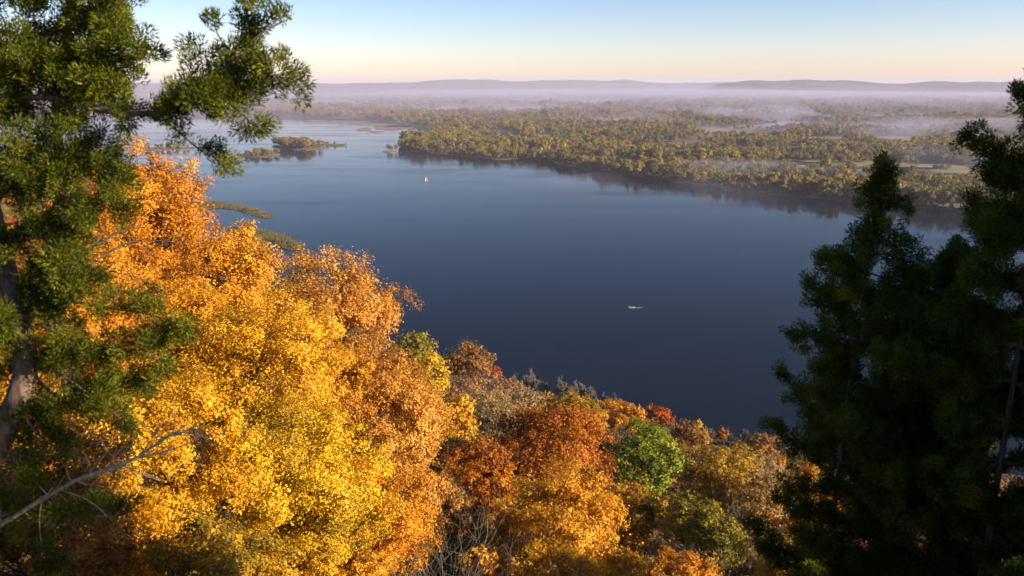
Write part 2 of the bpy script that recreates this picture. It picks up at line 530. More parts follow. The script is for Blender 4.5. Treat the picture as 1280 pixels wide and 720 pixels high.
def wood(base, top, cc, g, r0, nlimb=9, sides=6, lean=.0):
    """trunk with limbs running to clump centres; all relative to base"""
    T = Tubes()
    base = np.zeros(3); top = np.asarray(top)
    mid = top * .5 + np.array([g.normal() * r0 * 1.5, g.normal() * r0 * 1.5, 0])
    P = bez([base + [0, 0, -1.0], base, mid, top], 24)
    T.tube(P, np.linspace(r0 * 1.15, r0 * .22, len(P)), sides)
    sel = g.permutation(len(cc))[:nlimb]
    for i in sel:
        c = cc[i]
        zt_ = c[2] - (.75 + .35 * g.random()) * np.hypot(c[0] - top[0], c[1] - top[1])
        j_ = int(np.clip(np.argmin(np.abs(P[:, 2] - zt_)), 2, len(P) - 2))
        s = P[j_]; t = j_ / len(P)
        m = s * .45 + c * .55 + np.array([0, 0, -.12 * np.linalg.norm(c - s)])
        B = bez([s, m, c], 6)
        rr = r0 * (1 - t) * .8 + r0 * .12
        T.tube(B, np.linspace(rr, rr * .2, len(B)), max(4, sides - 2), cap=False)
    return T


REPORT = []


def broadleaf(px, py, rpx, rpz, depth, pal, label, cat='tree', name='autumn_tree', dens=5.0, leaf=None, shell=.42, group=None, seed=None, limbs=9, sub_z=None, ncl=None, minls=.105, lk=.0032, drop=-.5):
    g = np.random.default_rng(seed if seed is not None else int(px * 7 + py * 13 + depth))
    C = at(px, py, depth)
    rx, rz = rpx / F * depth, rpz / F * depth
    zt = float(terr(C[0], C[1])[0])
    base = np.array([C[0], C[1], zt])
    REPORT.append((label[:40], round(C[2] - zt, 1), round(rx, 1), round(rz, 1)))
    h = C[2] - zt
    ls = leaf or max(minls, depth * lk)
    n = int(dens * math.pi * rx * rz / (.31 * ls * ls))
    e = empty(name, base, label, cat, group)
    v, t, cc = crown_data(rx, rz, n, ls, g, shell=shell, ncl=ncl, drop=drop)
    off = np.array([0, 0, h])
    v = v + off; cc = cc + off
    link('crown', quad_mesh('crown', v, LM[pal], t), e)
    r0 = .045 + .022 * max(h + rz * .5, 3) * .75
    top = np.array([g.normal() * rx * .08, g.normal() * rx * .08, h + rz * .55])
    link('trunk', wood(base, top, cc, g, r0, limbs).mesh('trunk', M_bark), e)
    return e


def branch_tree(h, g, levels=4, spread_=.55, thick=.03, n0=4, minr=.010, trunk_frac=.3):
    """leafless tree as tubes, rooted at the origin; returns (trunk tubes, twig tubes)"""
    A, B = Tubes(), Tubes()

    def grow(p, d, ln, r, lev):
        k = 4
        pts = [p]
        q = p.copy(); dd = d.copy()
        for i in range(k):
            dd = unit(dd + g.normal(size=3) * .13 + np.array([0, 0, .10]))
            q = q + dd * ln / k
            pts.append(q)
        r1 = max(r * .55, minr * .6)
        (A if lev <= 1 else B).tube(pts, np.linspace(r, r1, k + 1), 5 if lev <= 1 else 3, cap=False)
        if lev >= levels: return
        nc = n0 if lev > 0 else n0 + 2
        for j in range(nc):
            t = g.uniform(.35, 1.0) if j else 1.0
            s = pts[min(k, max(1, int(t * k)))]
            ax = unit(np.cross(dd, g.normal(size=3)))
            nd = unit(dd * (1 - spread_ * .5) + ax * spread_ * g.uniform(.7, 1.4) + np.array([0, 0, .18]))
            grow(s, nd, ln * g.uniform(.55, .8), max(r1 * g.uniform(.5, .75), minr), lev + 1)

    grow(np.array([0, 0, -.5]), np.array([0, 0, 1.0]), h * trunk_frac + .5, h * thick, 0)
    return A, B


def bare_tree(px, py_top, hpx, depth, label, mat, seed, levels=4, spread_=.5, n0=4, minr=None, cat='bare tree', group=None, tree_h=None, sparse=None):
    g = np.random.default_rng(seed)
    Tp = at(px, py_top, depth)
    zt = float(terr(Tp[0], Tp[1])[0])
    H = Tp[2] - zt if tree_h is None else tree_h
    REPORT.append((label[:40], round(Tp[2] - zt, 1), 'bare', round(hpx / F * depth, 1)))
    e = empty('bare_tree', (Tp[0], Tp[1], zt), label, cat, group)
    a, b = branch_tree(H, g, levels, spread_, .016, n0, minr or depth * .00022)
    V = np.concatenate(a.v + b.v)
    s = H / V[:, 2].max()
    a.v = [x * s for x in a.v]; b.v = [x * s for x in b.v]
    link('trunk', a.mesh('trunk', mat), e)
    link('twig_crown', b.mesh('twig_crown', mat), e)
    if sparse:
        V = np.concatenate(b.v)
        n = sparse[1]
        p = V[g.integers(0, len(V), n)] + g.normal(size=(n, 3)) * .1
        link('leaves', quad_mesh('leaves', leaf_quads(p, g.normal(size=(n, 3)) + [0, 0, .6], depth * .004 * g.uniform(.7, 1.3, n), g), LM[sparse[0]], g.uniform(0, 1, n)), e)
    return e


# ------------------------------------------------------------------ broadleaf trees of the slope
HERO = [
    # px, py, rpx, rpz, depth, palette, label
    (172, 268, 106, 88, 47, 'orange', 'orange autumn tree rising behind the green cedar boughs, topmost against the pale river'),
    (268, 345, 84, 64, 52, 'amber', 'amber orange tree just below the two reed spits, river glinting through its crown'),
    (414, 398, 95, 86, 58, 'peach', 'rounded peach orange tree whose dome stands out against the blue river'),
    (478, 528, 84, 92, 50, 'peach', 'pale orange tree under the peach domed tree, above the leafless trees'),
    (330, 470, 110, 92, 40, 'gold', 'golden yellow tree in the middle of the orange crowd below the amber tree'),
    (205, 430, 105, 82, 42, 'amber', 'amber tree beside the cedar with dark limbs showing through its leaves'),
    (205, 590, 125, 118, 29, 'gold', 'golden tree behind the long dead bough, leaves flecked with dark gaps'),
    (370, 600, 112, 105, 33, 'yellow', 'bright yellow tree with greenish sprays, largest of the yellow crowns'),
    (455, 655, 95, 82, 38, 'orange', 'brownish orange tree at the foot of the pale orange tree by bare trees'),
    (262, 715, 100, 70, 24, 'ochre', 'olive and ochre tree lowest in the golden crowd, with dark shade among its leaves'),
    (60, 640, 110, 90, 23, 'brown', 'shaded brown leaved tree behind the dead bough under the cedar'),
    (70, 400, 110, 110, 36, 'orange', 'orange tree glimpsed through gaps in the cedar, beside its pale trunk'),
    (517, 440, 30, 30, 235, 'olive', 'olive green tree at the water edge just beyond the peach domed tree'),
    (534, 472, 34, 32, 165, 'yellow', 'yellow green tree between the peach domed tree and the brown dome by the water'),
    (586, 455, 32, 28, 275, 'brown', 'broad brown and orange dome standing at the edge of the dark water'),
    (562, 525, 38, 44, 125, 'gold', 'gold tree with dark green underside, uphill of the brown dome by the water'),
    (612, 520, 42, 40, 165, 'tan', 'thin olive tan tree, half leafless, behind the big rust red tree'),
    (580, 488, 34, 18, 215, 'mauve', 'pinkish brown low crown directly below the brown dome by the water'),
    (690, 565, 76, 72, 92, 'rust', 'big rust red tree, darkest orange crown on the slope'),
    (700, 655, 78, 92, 72, 'amber', 'glowing orange and yellow tree in front of the big rust red tree'),
    (712, 520, 52, 28, 128, 'ochre', 'ochre yellow crown peeping over the top of the rust red tree'),
    (600, 600, 50, 62, 84, 'rust', 'dark reddish tree in shade beside the rust red tree, behind the bare twigs'),
    (808, 582, 52, 54, 112, 'green', 'bright green tree, the only leafy green crown among the orange ones'),
    (905, 598, 56, 48, 112, 'ochre', 'wide olive tree with orange shoulder beside the bright green tree'),
    (776, 522, 36, 22, 178, 'orange', 'orange crown just above the bright green tree'),
    (820, 521, 24, 16, 215, 'red', 'small brick red crown near the water above the bright green tree'),
    (862, 545, 32, 20, 178, 'brown', 'brown orange crown between the brick red crown and the wide olive tree'),
    (903, 543, 9, 9, 235, 'rust', 'tiny dark rust crown by the water above the wide olive tree'),
    (873, 534, 6, 11, 225, 'yellow', 'small slim yellow tree standing up by the water'),
    (890, 672, 48, 46, 80, 'olive', 'olive yellow tree below the wide olive tree, next to the dark cedar'),
    (808, 655, 38, 52, 88, 'ochre', 'yellow ochre tree between the glowing orange tree and the olive yellow one'),
    (850, 722, 55, 32, 62, 'orange', 'orange crown at the very foot of the olive yellow tree'),
    (782, 722, 40, 40, 66, 'gold', 'golden crown at the foot of the yellow ochre tree beside the glowing orange one'),
    (952, 556, 24, 17, 240, 'brown', 'brown crown by the water, closest to the dark cedar'),
    (960, 620, 36, 42, 105, 'tan', 'tan thinly leaved tree against the dark edge of the cedar'),
    (1040, 640, 55, 50, 70, 'amber', 'amber tree seen in gaps low in the dark cedar'),
    (1120, 620, 50, 50, 80, 'green', 'green tree glimpsed through the middle of the dark cedar'),
    (1215, 640, 60, 50, 74, 'brown', 'brown tree glimpsed between the two dark cedars'),
    (1010, 715, 60, 50, 52, 'ochre', 'ochre tree at the bottom of the dark cedar'),
    (1150, 715, 70, 50, 50, 'brown', 'brown tree behind the lowest boughs of the dark cedar'),
    (655, 500, 30, 16, 235, 'tan', 'buff thin crown next to the grey shoreline trees, above the ochre crown'),
    (618, 466, 10, 12, 285, 'red', 'small scarlet bush beside the brown dome at the water'),
    (745, 560, 26, 30, 118, 'rust', 'rust shoulder crown between the rust red tree and the bright green tree'),
    (560, 578, 34, 34, 98, 'ochre', 'ochre crown in shade between the pale orange tree and the bare twigs'),
    (640, 690, 44, 60, 78, 'ochre', 'shaded ochre tree behind the bare trees, beside the glowing orange tree'),
    (700, 726, 56, 34, 60, 'gold', 'golden crown cut by the bottom of the picture beneath the glowing orange tree'),
    (604, 473, 24, 12, 262, 'mauve', 'low pinkish brown brush tree under the scarlet bush and brown dome'),
    (634, 487, 34, 14, 255, 'mauve', 'low mauve brown crown between the scarlet bush and the grey shoreline trees'),
    (405, 490, 72, 66, 49, 'amber', 'amber orange tree tucked between the golden yellow tree and the pale orange tree'),
    (140, 705, 70, 50, 27, 'amber', 'amber tree with deep shade in it at the very bottom under the dead bough'),
    (330, 725, 80, 40, 27, 'gold', 'golden crown cut by the bottom of the picture under the bright yellow tree'),
    (440, 730, 60, 34, 33, 'amber', 'amber crown cut by the bottom of the picture near the small bare tree'),
    (550, 640, 46, 56, 74, 'brown', 'dark brown tree in deep shade behind the bare grey tree'),
]
for h in HERO:
    px, py, rpx, rpz, dep, pal, lab = h
    near = dep < 62
    nm = 'bush' if 'bush' in lab else 'autumn_tree'
    if near:
        py += rpz * .14; rpz *= 1.30; rpx *= 1.08
    thin = pal in ('tan', 'mauve') or 'thin' in lab
    e_ = broadleaf(px, py, rpx, rpz, dep, pal, lab, cat='bush' if nm == 'bush' else 'tree', name=nm, dens=2.4 if thin else (5.0 if near else 5.0), limbs=28 if near else 11, drop=-.85 if near else -.55)

    if 'glimpsed through gaps in the cedar, beside' in lab:
        bt = Tubes()
        o_ = np.array(e_.location)
        for pts, r0_ in [([(72, 362), (92, 330), (118, 308), (150, 290), (176, 282)], .16), ([(98, 348), (130, 318), (165, 303), (205, 301), (238, 306)], .09), ([(118, 308), (128, 290), (134, 272)], .06),
                         ([(150, 290), (170, 300), (186, 318)], .05), ([(138, 338), (162, 345), (180, 362), (196, 386)], .06), ([(162, 345), (185, 352), (214, 372)], .045), ([(150, 252), (172, 248), (196, 250), (214, 258)], .06), ([(92, 330), (96, 352), (100, 372)], .07)]:
            q_ = bez([at(a_, b_, 34.5) for a_, b_ in pts], 12) - o_
            bt.tube(q_ + np.random.default_rng(int(pts[0][0])).normal(size=q_.shape) * .03, np.linspace(r0_ * .72, r0_ * .15, len(q_)), 5)
        link('bough', bt.mesh('bough', M_bark), e_)['label'] = 'bare grey boughs of the half leafless side'

# leafless trees in the hollow and along the shore
bare_tree(543, 606, 130, 55, 'bare grey tree with forked stem, in the dark hollow below the pale orange tree', M_twig, 71, 4, .85, 4)
bare_tree(592, 615, 120, 58, 'bare grey tree with upright twigs in front of the shaded ochre tree', M_twig, 72, 4, .85, 4)
bare_tree(512, 668, 60, 50, 'small bare tree with pale crooked twigs under the brownish orange tree', M_twig, 73, 4, .85, 4)
bare_tree(770, 672, 60, 68, 'bare pale tree between the golden crown and the glowing orange tree', M_twig, 74, 4, .85, 4)
bare_tree(930, 655, 70, 74, 'bare tan tree with a few ochre leaves beside the dark cedar', M_twig_brown, 75, 5, .5, 4, sparse=('ochre', 1500))
bare_tree(628, 500, 60, 150, 'tall thin bare tree above the rust red tree, beside the olive tan tree', M_twig_brown, 76, 5, .4, 4, sparse=('tan', 900))
bare_tree(598, 478, 40, 215, 'bare brown tree in front of the brown dome by the water', M_twig_brown, 77, 5, .4, 4)

SH = [(622, 474, 8), (630, 477, 9), (636, 480, 8), (648, 483, 8), (642, 474, 8), (655, 468, 10), (668, 473, 9), (684, 482, 8), (700, 478, 10), (716, 484, 9), (727, 484, 8), (742, 487, 10), (756, 498, 8), (770, 500, 10), (783, 507, 8), (840, 533, 8), (886, 540, 8), (916, 543, 9), (930, 541, 10), (970, 546, 9), (988, 545, 10), (1004, 548, 9)]
shore_proto = []
for k in range(4):
    g = np.random.default_rng(300 + k)
    a, b = branch_tree(12, g, 5, .38, .012, 4, .055, .22)
    Vv = np.concatenate(a.v + b.v); s = 12 / Vv[:, 2].max()
    a.v = [x * s for x in a.v]; b.v = [x * s for x in b.v]
    shore_proto.append((a.mesh('trunk', M_twig_shore), b.mesh('twig_crown', M_twig_shore)))
for k, (px, py, r) in enumerate(SH):
    # stand on the shore strip: walk the depth until the shore distance is about 10 m
    best = min((abs(float(shore_dist(*at(px, py, d)[:2])[0]) - 14), d) for d in np.arange(250, 460, 4))[1]
    P = at(px, py - 7, best)
    z = float(terr(P[0], P[1])[0])
    hh = max(5.0, P[2] - z)
    e = empty('bare_tree', (P[0], P[1], z), 'grey leafless tree in the thin row along the dark near shore', 'bare tree', 'leafless trees along the near shore', rz=k * 1.7)
    for nm, m in zip(('trunk', 'twig_crown'), shore_proto[k % 4]):
        link(nm, m, e)
    e.scale = (hh / 12, hh / 12, hh / 12)
    REPORT.append(('shore', round(hh, 1), best, 0))

# the rest of the wood on the slope: rounded crowns between the ones above
FILL_PAL = ['brown', 'olive', 'ochre', 'orange', 'rust', 'tan', 'amber']
fill_proto = {}
for k, p in enumerate(FILL_PAL):
    g = np.random.default_rng(500 + k)
    v, t, cc = crown_data(4.2, 4.2, 9000, .38, g)
    off = np.array([0, 0, 6.5])
    fill_proto[p] = (quad_mesh('crown', v + off, LM[p], t), wood(0, np.array([.2, .1, 8.5]), cc + off, g, .2, 7).mesh('trunk', M_bark))
heroP = np.array([[*at(h[0], h[1], h[4])[:2]] for h in HERO])
heroR = np.array([h[2] / F * h[4] for h in HERO])
g = np.random.default_rng(77)
FILL = []
for tries in range(9000):
    x, y = g.uniform(-190, 165), g.uniform(24, 520)
    if tries > 6000: x, y = g.uniform(-520, -150), g.uniform(200, 800)
    d = float(shore_dist(x, y)[0])
    if d < 14 or math.hypot(x, y) < 58: continue
    z = float(terr(x, y)[0])
    pxx, pyy, w = project((x, y, z + 8))
    if not (-60 < pxx < 1340 and -40 < pyy < 860): continue
    s = g.uniform(.7, 1.15)
    if np.min(np.hypot(heroP[:, 0] - x, heroP[:, 1] - y) - heroR) < -.4: continue
    if any(math.hypot(a - x, b - y) < 4.9 for a, b, *_ in FILL): continue
    # keep below the crowns that stand against the river
    tpx, tpy, tw = project((x, y, z + 10.5 * s))
    lim = np.interp(tpx, [-100, 250, 330, 500, 540, 640, 760, 870, 990, 1400], [200, 300, 360, 440, 474, 516, 537, 560, 570, 578])
    if tpy < lim: s *= .7
    tpx, tpy, tw = project((x, y, z + 10.5 * s))
    if tpy < lim: continue
    FILL.append((x, y, z, s, tpx, tpy))
# of these keep the ones that show from here: paint crowns near to far on a coarse grid
GRID = np.zeros((90, 160), bool)
gyy, gxx = np.mgrid[0:90, 0:160]
items = [(float((at(h[0], h[1], h[4]) - EYE) @ FWD), h[0], h[1], h[2], h[3], None) for h in HERO]
for k, (x, y, z, s, tpx, tpy) in enumerate(FILL):
    cxp, cyp, w_ = project((x, y, z + 6.5 * s))
    items.append((float(w_), cxp, cyp, 4.2 * s / w_ * F, 4.2 * s / w_ * F, k))
items.sort(key=lambda t: t[0])
seen = set()
for w_, cxp, cyp, ra, rb, k in items:
    e_ = ((gxx * 8 + 4 - cxp) / (ra + 1e-6)) ** 2 + ((gyy * 8 + 4 - cyp) / (rb + 1e-6)) ** 2 < .72
    if k is not None:
        fresh = (e_ & ~GRID)
        cnt = fresh[:, :125].sum() + .25 * fresh[:, 125:].sum()
        if cnt >= min(3, .35 * e_.sum() + .5): seen.add(k)
        else: continue
    GRID |= e_
FILL = [f for k, f in enumerate(FILL) if k in seen][:295]
FL = {'brown': 'brown leaved slope tree packed between taller autumn crowns', 'olive': 'olive slope tree packed between taller autumn crowns', 'ochre': 'ochre slope tree packed between taller autumn crowns', 'orange': 'orange slope tree packed between taller autumn crowns',
      'rust': 'rust coloured slope tree packed between taller autumn crowns', 'tan': 'tan slope tree packed between taller autumn crowns', 'amber': 'amber slope tree packed between taller autumn crowns'}
for k, (x, y, z, s, *_r) in enumerate(FILL):
    p = FILL_PAL[int(g.choice(len(FILL_PAL), p=[.22, .14, .16, .14, .10, .12, .12]))]
    e = empty('slope_tree', (x, y, z), FL[p], 'tree', p + ' trees filling the slope', rz=g.uniform(0, 6.28))
    e.scale = (s, s, s * g.uniform(.9, 1.1))
    for nm, m in zip(('crown', 'trunk'), fill_proto[p]): link(nm, m, e)
gu = np.random.default_rng(31)
n = 240000
rr = 14 + 330 * gu.uniform(0, 1, n) ** 1.25
aa = gu.uniform(R(-44), R(40), n)
ux, uy = rr * np.sin(aa), rr * np.cos(aa)
lum = np.sin(ux * .55 + 1) * np.sin(uy * .47) + np.sin(ux * .21 + uy * .33)
hh_ = np.clip(.9 + .75 * lum, .15, 3) * np.clip(shore_dist(ux, uy) / 12, 0, 1) * gu.uniform(0, 1, n) ** .6
uz = np.concatenate([terr(ux[k:k + 20000], uy[k:k + 20000]) for k in range(0, n, 20000)]) + hh_
v = leaf_quads(np.stack([ux, uy, uz], 1), gu.normal(size=(n, 3)) * .7 + [0, 0, .6], np.maximum(.14, rr * .0042) * gu.uniform(.7, 1.4, n), gu)
tag(link('undergrowth', quad_mesh('undergrowth', v, LM['undergrowth'], np.clip(.45 + .12 * lum + gu.normal(size=n) * .2, 0, 1))), 'brown leafy undergrowth on the steep slope below the autumn trees', 'undergrowth', kind='stuff')
print('FILL', len(FILL), 'D0', D0)
for r in REPORT: print(r)

# ------------------------------------------------------------------ cedars
def blades(p, d, ln, wd, g):
    """three-cornered needle sprays at p along d"""
    n = len(p)
    d = unit(d)
    s = unit(np.cross(d, g.normal(size=(n, 3))))
    v = np.empty((n, 3, 3))
    v[:, 0] = p - s * wd[:, None] * .5
    v[:, 1] = p + s * wd[:, None] * .5
    v[:, 2] = p + d * ln[:, None]
    return v.reshape(-1, 3)


class Cedar:
    def __init__(s, seed, tuft=.06, nb=26, bl=.05, bw=.011):
        s.g = np.random.default_rng(seed)
        s.W = Tubes(); s.P = []; s.D = []; s.T = []
        s.tuft, s.nb, s.bl, s.bw = tuft, nb, bl, bw
        s.c = []; s.cd = []; s.ct = []

    def spray(s, p, d, ln, r, base_t):
        """a branchlet with tufts over its outer part"""
        g = s.g
        q = p + d * ln + np.array([0, 0, .12 * ln])
        m = (p + q) / 2 + g.normal(size=3) * ln * .07
        s.W.tube(bez([p, m, q], 4), np.linspace(r, r * .35, 4), 4, cap=False)
        k = max(3, int(ln / (s.tuft * .62)))
        for t in np.linspace(.22, 1.05, k):
            c = (1 - t) * p + t * q + g.normal(size=3) * s.tuft * .4
            s.c.append(c); s.cd.append(unit(d + g.normal(size=3) * .35 + [0, 0, .25])); s.ct.append(base_t + g.normal() * .09)
            if g.random() < .4:
                side = unit(np.cross(d, g.normal(size=3)))
                e = c + side * s.tuft * g.uniform(.8, 1.7)
                s.c.append(e); s.cd.append(unit(d * .6 + side + [0, 0, .2])); s.ct.append(base_t + g.normal() * .09)

    def limb(s, pts, r0, dens=1.0, ln=(.25, .55), start=.12, tip=.45, wood=None, leafy=True):
        g = s.g
        B = bez(pts, 14)
        (wood or s.W).tube(B, np.linspace(r0, max(r0 * .2, .004), len(B)), 6, cap=False)
        if not leafy: return B
        seg = np.linalg.norm(np.diff(B, axis=0), axis=1)
        L = seg.sum(); cum = np.concatenate([[0], np.cumsum(seg)]) / L
        nbr = int(L * 13 * dens)
        for t in np.linspace(start, 1.0, nbr):
            i = min(len(B) - 2, int(np.searchsorted(cum, t)) - 1); i = max(i, 0)
            f = (t - cum[i]) / max(cum[i + 1] - cum[i], 1e-6)
            p = B[i] * (1 - f) + B[i + 1] * f
            tan = unit(B[i + 1] - B[i])
            side = unit(np.cross(tan, g.normal(size=3)))
            d = unit(tan * g.uniform(.3, .9) + side + np.array([0, 0, .22]))
            l = g.uniform(*ln) * (1 - (1 - tip) * t)
            s.spray(p, d, l, .006, .45 + g.normal() * .10)
        return B

    def foliage(s, name, mat, parent, origin):
        g = s.g
        c = np.repeat(np.array(s.c), s.nb, 0); d = np.repeat(np.array(s.cd), s.nb, 0); t = np.repeat(np.array(s.ct), s.nb)
        n = len(c)
        o = unit(g.normal(size=(n, 3))) * (g.uniform(0, 1, n) ** .45 * s.tuft)[:, None]
        dirs = d * .9 + unit(o) * .9 + g.normal(size=(n, 3)) * .3
        v = blades(c + o - origin, dirs, s.bl * g.uniform(.6, 1.35, n), s.bw * g.uniform(.7, 1.3, n), g)
        me = mesh_from(name, v, np.arange(n * 3), np.arange(n) * 3, mat, False, np.clip(t + g.normal(size=n) * .14, 0.01, .99))
        return link(name, me, parent)


def shift(T, o):
    T.v = [x - o for x in T.v]
    return T


# the cedar whose boughs hang into the view beside the photographer
DL = 6.3
cb = at(-70, 760, DL)
zl = float(terr(cb[0], cb[1])[0])
base = np.array([cb[0] - .2, cb[1], min(zl, cb[2] - .5)])
eL = empty('cedar_tree', base, 'sunlit green cedar with a bough reaching out over the river, next to the golden trees', 'cedar')
C1 = Cedar(5, tuft=.080, nb=120, bl=.036, bw=.0115)
TW = Tubes()
A = lambda pts: [at(x, y, DL + dz) for x, y, dz in pts]
tr = bez([base + [0, 0, -.6], base + [.05, 0, .4]] + A([(-55, 700, .1), (-6, 560, .05), (32, 470, 0), (16, 370, .15), (-22, 210, .3), (-40, 80, .3), (-50, -80, .35), (-50, -260, .4)]), 30)
TW.tube(tr, np.linspace(.14, .035, len(tr)), 9)
t2 = bez(A([(30, 400, .05), (60, 330, .15), (75, 230, .2), (70, 120, .25), (85, 20, .3), (90, -120, .3)]), 16)
TW.tube(t2, np.linspace(.06, .02, len(t2)), 7)
limbs = [
    # points (px, py, depth offset), radius, density, leaf length
    ([(-4, 60, .1), (60, 40, 0), (120, 20, -.1), (170, -10, -.2)], .030, 1.25, (.25, .5)),
    ([(-8, 0, .1), (50, -20, .1), (110, -40, 0), (165, -60, 0)], .025, 1.0, (.25, .5)),
    ([(0, 95, .1), (60, 88, 0), (110, 66, -.1), (150, 52, -.15), (178, 60, -.2)], .032, 1.3, (.25, .48)),
    ([(75, 100, .25), (120, 78, .25), (150, 30, .3), (165, 5, .3)], .02, 1.2, (.22, .42)),
    ([(8, 128, .1), (60, 122, 0), (130, 138, -.1), (195, 142, -.2), (248, 118, -.25), (288, 80, -.3), (306, 30, -.3), (314, -12, -.3)], .036, .95, (.18, .40)),
    ([(180, 142, -.2), (215, 158, -.1), (248, 186, -.1), (275, 200, -.1)], .014, .75, (.14, .28)),
    ([(240, 122, -.25), (290, 118, -.3), (330, 105, -.35), (362, 84, -.4)], .016, 1.5, (.2, .38)),
    ([(262, 110, -.3), (300, 140, -.3), (320, 160, -.35)], .012, 1.3, (.18, .34)),
    ([(200, 142, -.2), (232, 104, -.15), (252, 78, -.1)], .012, 1.1, (.18, .32)),
    ([(300, 60, -.3), (330, 40, -.35), (352, 28, -.35)], .008, .9, (.12, .22)),
    ([(296, 72, -.3), (275, 48, -.25), (268, 30, -.25)], .008, .9, (.12, .22)),
    ([(80, 110, .2), (130, 120, .2), (168, 100, .2)], .016, 1.2, (.2, .4)),
    ([(12, 200, .1), (60, 196, 0), (110, 206, -.1), (150, 222, -.15)], .026, 1.3, (.22, .42)),
    ([(14, 235, .1), (70, 240, -.1), (120, 258, -.2), (152, 262, -.2)], .022, 1.3, (.2, .4)),
    ([(75, 230, .2), (110, 190, .25), (140, 200, .25)], .014, 1.1, (.18, .34)),
    ([(20, 290, .05), (60, 300, -.1), (92, 325, -.15), (108, 350, -.2)], .022, 1.2, (.2, .38)),
    ([(28, 350, .05), (75, 372, -.1), (130, 384, -.15), (185, 392, -.2), (236, 408, -.2)], .024, .95, (.16, .34)),
    ([(32, 395, 0), (80, 420, -.1), (140, 436, -.15), (200, 448, -.15)], .022, 1.05, (.18, .36)),
    ([(36, 440, 0), (80, 470, -.1), (120, 500, -.1), (160, 530, -.1)], .020, 1.0, (.18, .34)),
    ([(36, 470, 0), (90, 505, .1), (150, 490, .1), (190, 470, .1)], .018, .9, (.16, .3)),
    ([(20, 510, 0), (50, 545, -.1), (80, 566, -.1)], .018, 1.1, (.18, .34)),
    ([(2, 560, 0), (40, 600, .1), (90, 640, .1), (150, 640, .1)], .018, .8, (.15, .3)),
    ([(-20, 620, 0), (30, 670, .1), (80, 700, .1)], .016, 1.0, (.2, .36)),
    ([(12, 300, .05), (-30, 320, 0), (-70, 350, 0)], .02, 1.0, (.2, .4)),
    ([(20, 420, .05), (-30, 460, 0), (-60, 500, 0)], .02, 1.0, (.2, .4)),
    ([(4, 150, .1), (-40, 170, 0), (-80, 200, 0)], .02, 1.0, (.2, .4)),
    ([(30, 380, 0), (-10, 400, -.3), (-20, 440, -.5)], .02, 1.0, (.2, .4)),
]
for pts, r, dn, ln in limbs:
    C1.W = Tubes(); C1.c, C1.cd, C1.ct = [], [], []
    LP = A(pts)
    if pts[0][0] < 45:
        cand = tr[tr[:, 2] < LP[0][2] - .03]
        LP = [cand[np.argmin(np.linalg.norm(cand - LP[0], axis=1))]] + LP
    C1.limb(LP, r, dn * .72, ln)
    br_ = link('branch', shift(C1.W, base).mesh('branch', M_cedar_bark), eL)
    C1.foliage('foliage', M_cedar, br_, base)
link('trunk', shift(TW, base).mesh('trunk', M_cedar_bark), eL)
# dead bough below
DB = Tubes()
bo = bez(A([(-60, 690, 0), (5, 655, 0), (75, 612, 0), (130, 588, -.05), (172, 572, -.05), (205, 548, -.1), (240, 537, -.1), (268, 540, -.1)]), 21)
gd = np.random.default_rng(9)
bo = bo + gd.normal(size=bo.shape) * .007
DB.tube(bo, np.linspace(.024, .004, len(bo)) * gd.uniform(.85, 1.2, len(bo)), 7)
for k in range(26):
    i = gd.integers(3, len(bo) - 1)
    d_ = unit(unit(bo[i] - bo[i - 1]) * .7 + gd.normal(size=3) * .7 + [0, 0, .25]); l_ = gd.uniform(.10, .38)
    q_ = bez([bo[i], bo[i] + d_ * l_ * .5 + gd.normal(size=3) * .02, bo[i] + d_ * l_ + [0, 0, .04]], 7)
    DB.tube(q_, np.linspace(.006, .0018, len(q_)), 4)
    if gd.random() < .6:
        d2 = unit(d_ + gd.normal(size=3) * .8); DB.tube(bez([q_[3], q_[3] + d2 * l_ * .25, q_[3] + d2 * l_ * .5], 5), .0024, 3)

for pts in [[(172, 572, 0), (215, 562, 0), (262, 542, 0), (292, 545, 0)], [(130, 588, 0), (150, 562, .1), (180, 548, .1)], [(205, 548, -.1), (225, 540, -.1), (275, 548, 0)], [(90, 604, 0), (84, 585, 0), (96, 566, 0)],
            [(150, 580, 0), (182, 594, -.1), (200, 600, -.1)], [(75, 612, 0), (110, 625, -.1), (140, 650, -.1)], [(60, 620, 0), (40, 600, .1), (20, 596, .1)], [(105, 598, 0), (140, 556, .1), (150, 530, .15)], [(240, 537, -.1), (262, 552, -.1), (280, 566, -.1)]]:
    tw = bez(A(pts), 9) + gd.normal(size=(1, 3)) * .004
    DB.tube(tw, np.linspace(.008, .002, len(tw)), 4)
link('dead_branch', shift(DB, base).mesh('dead_branch', M_dead), eL)['label'] = 'long grey leafless bough'

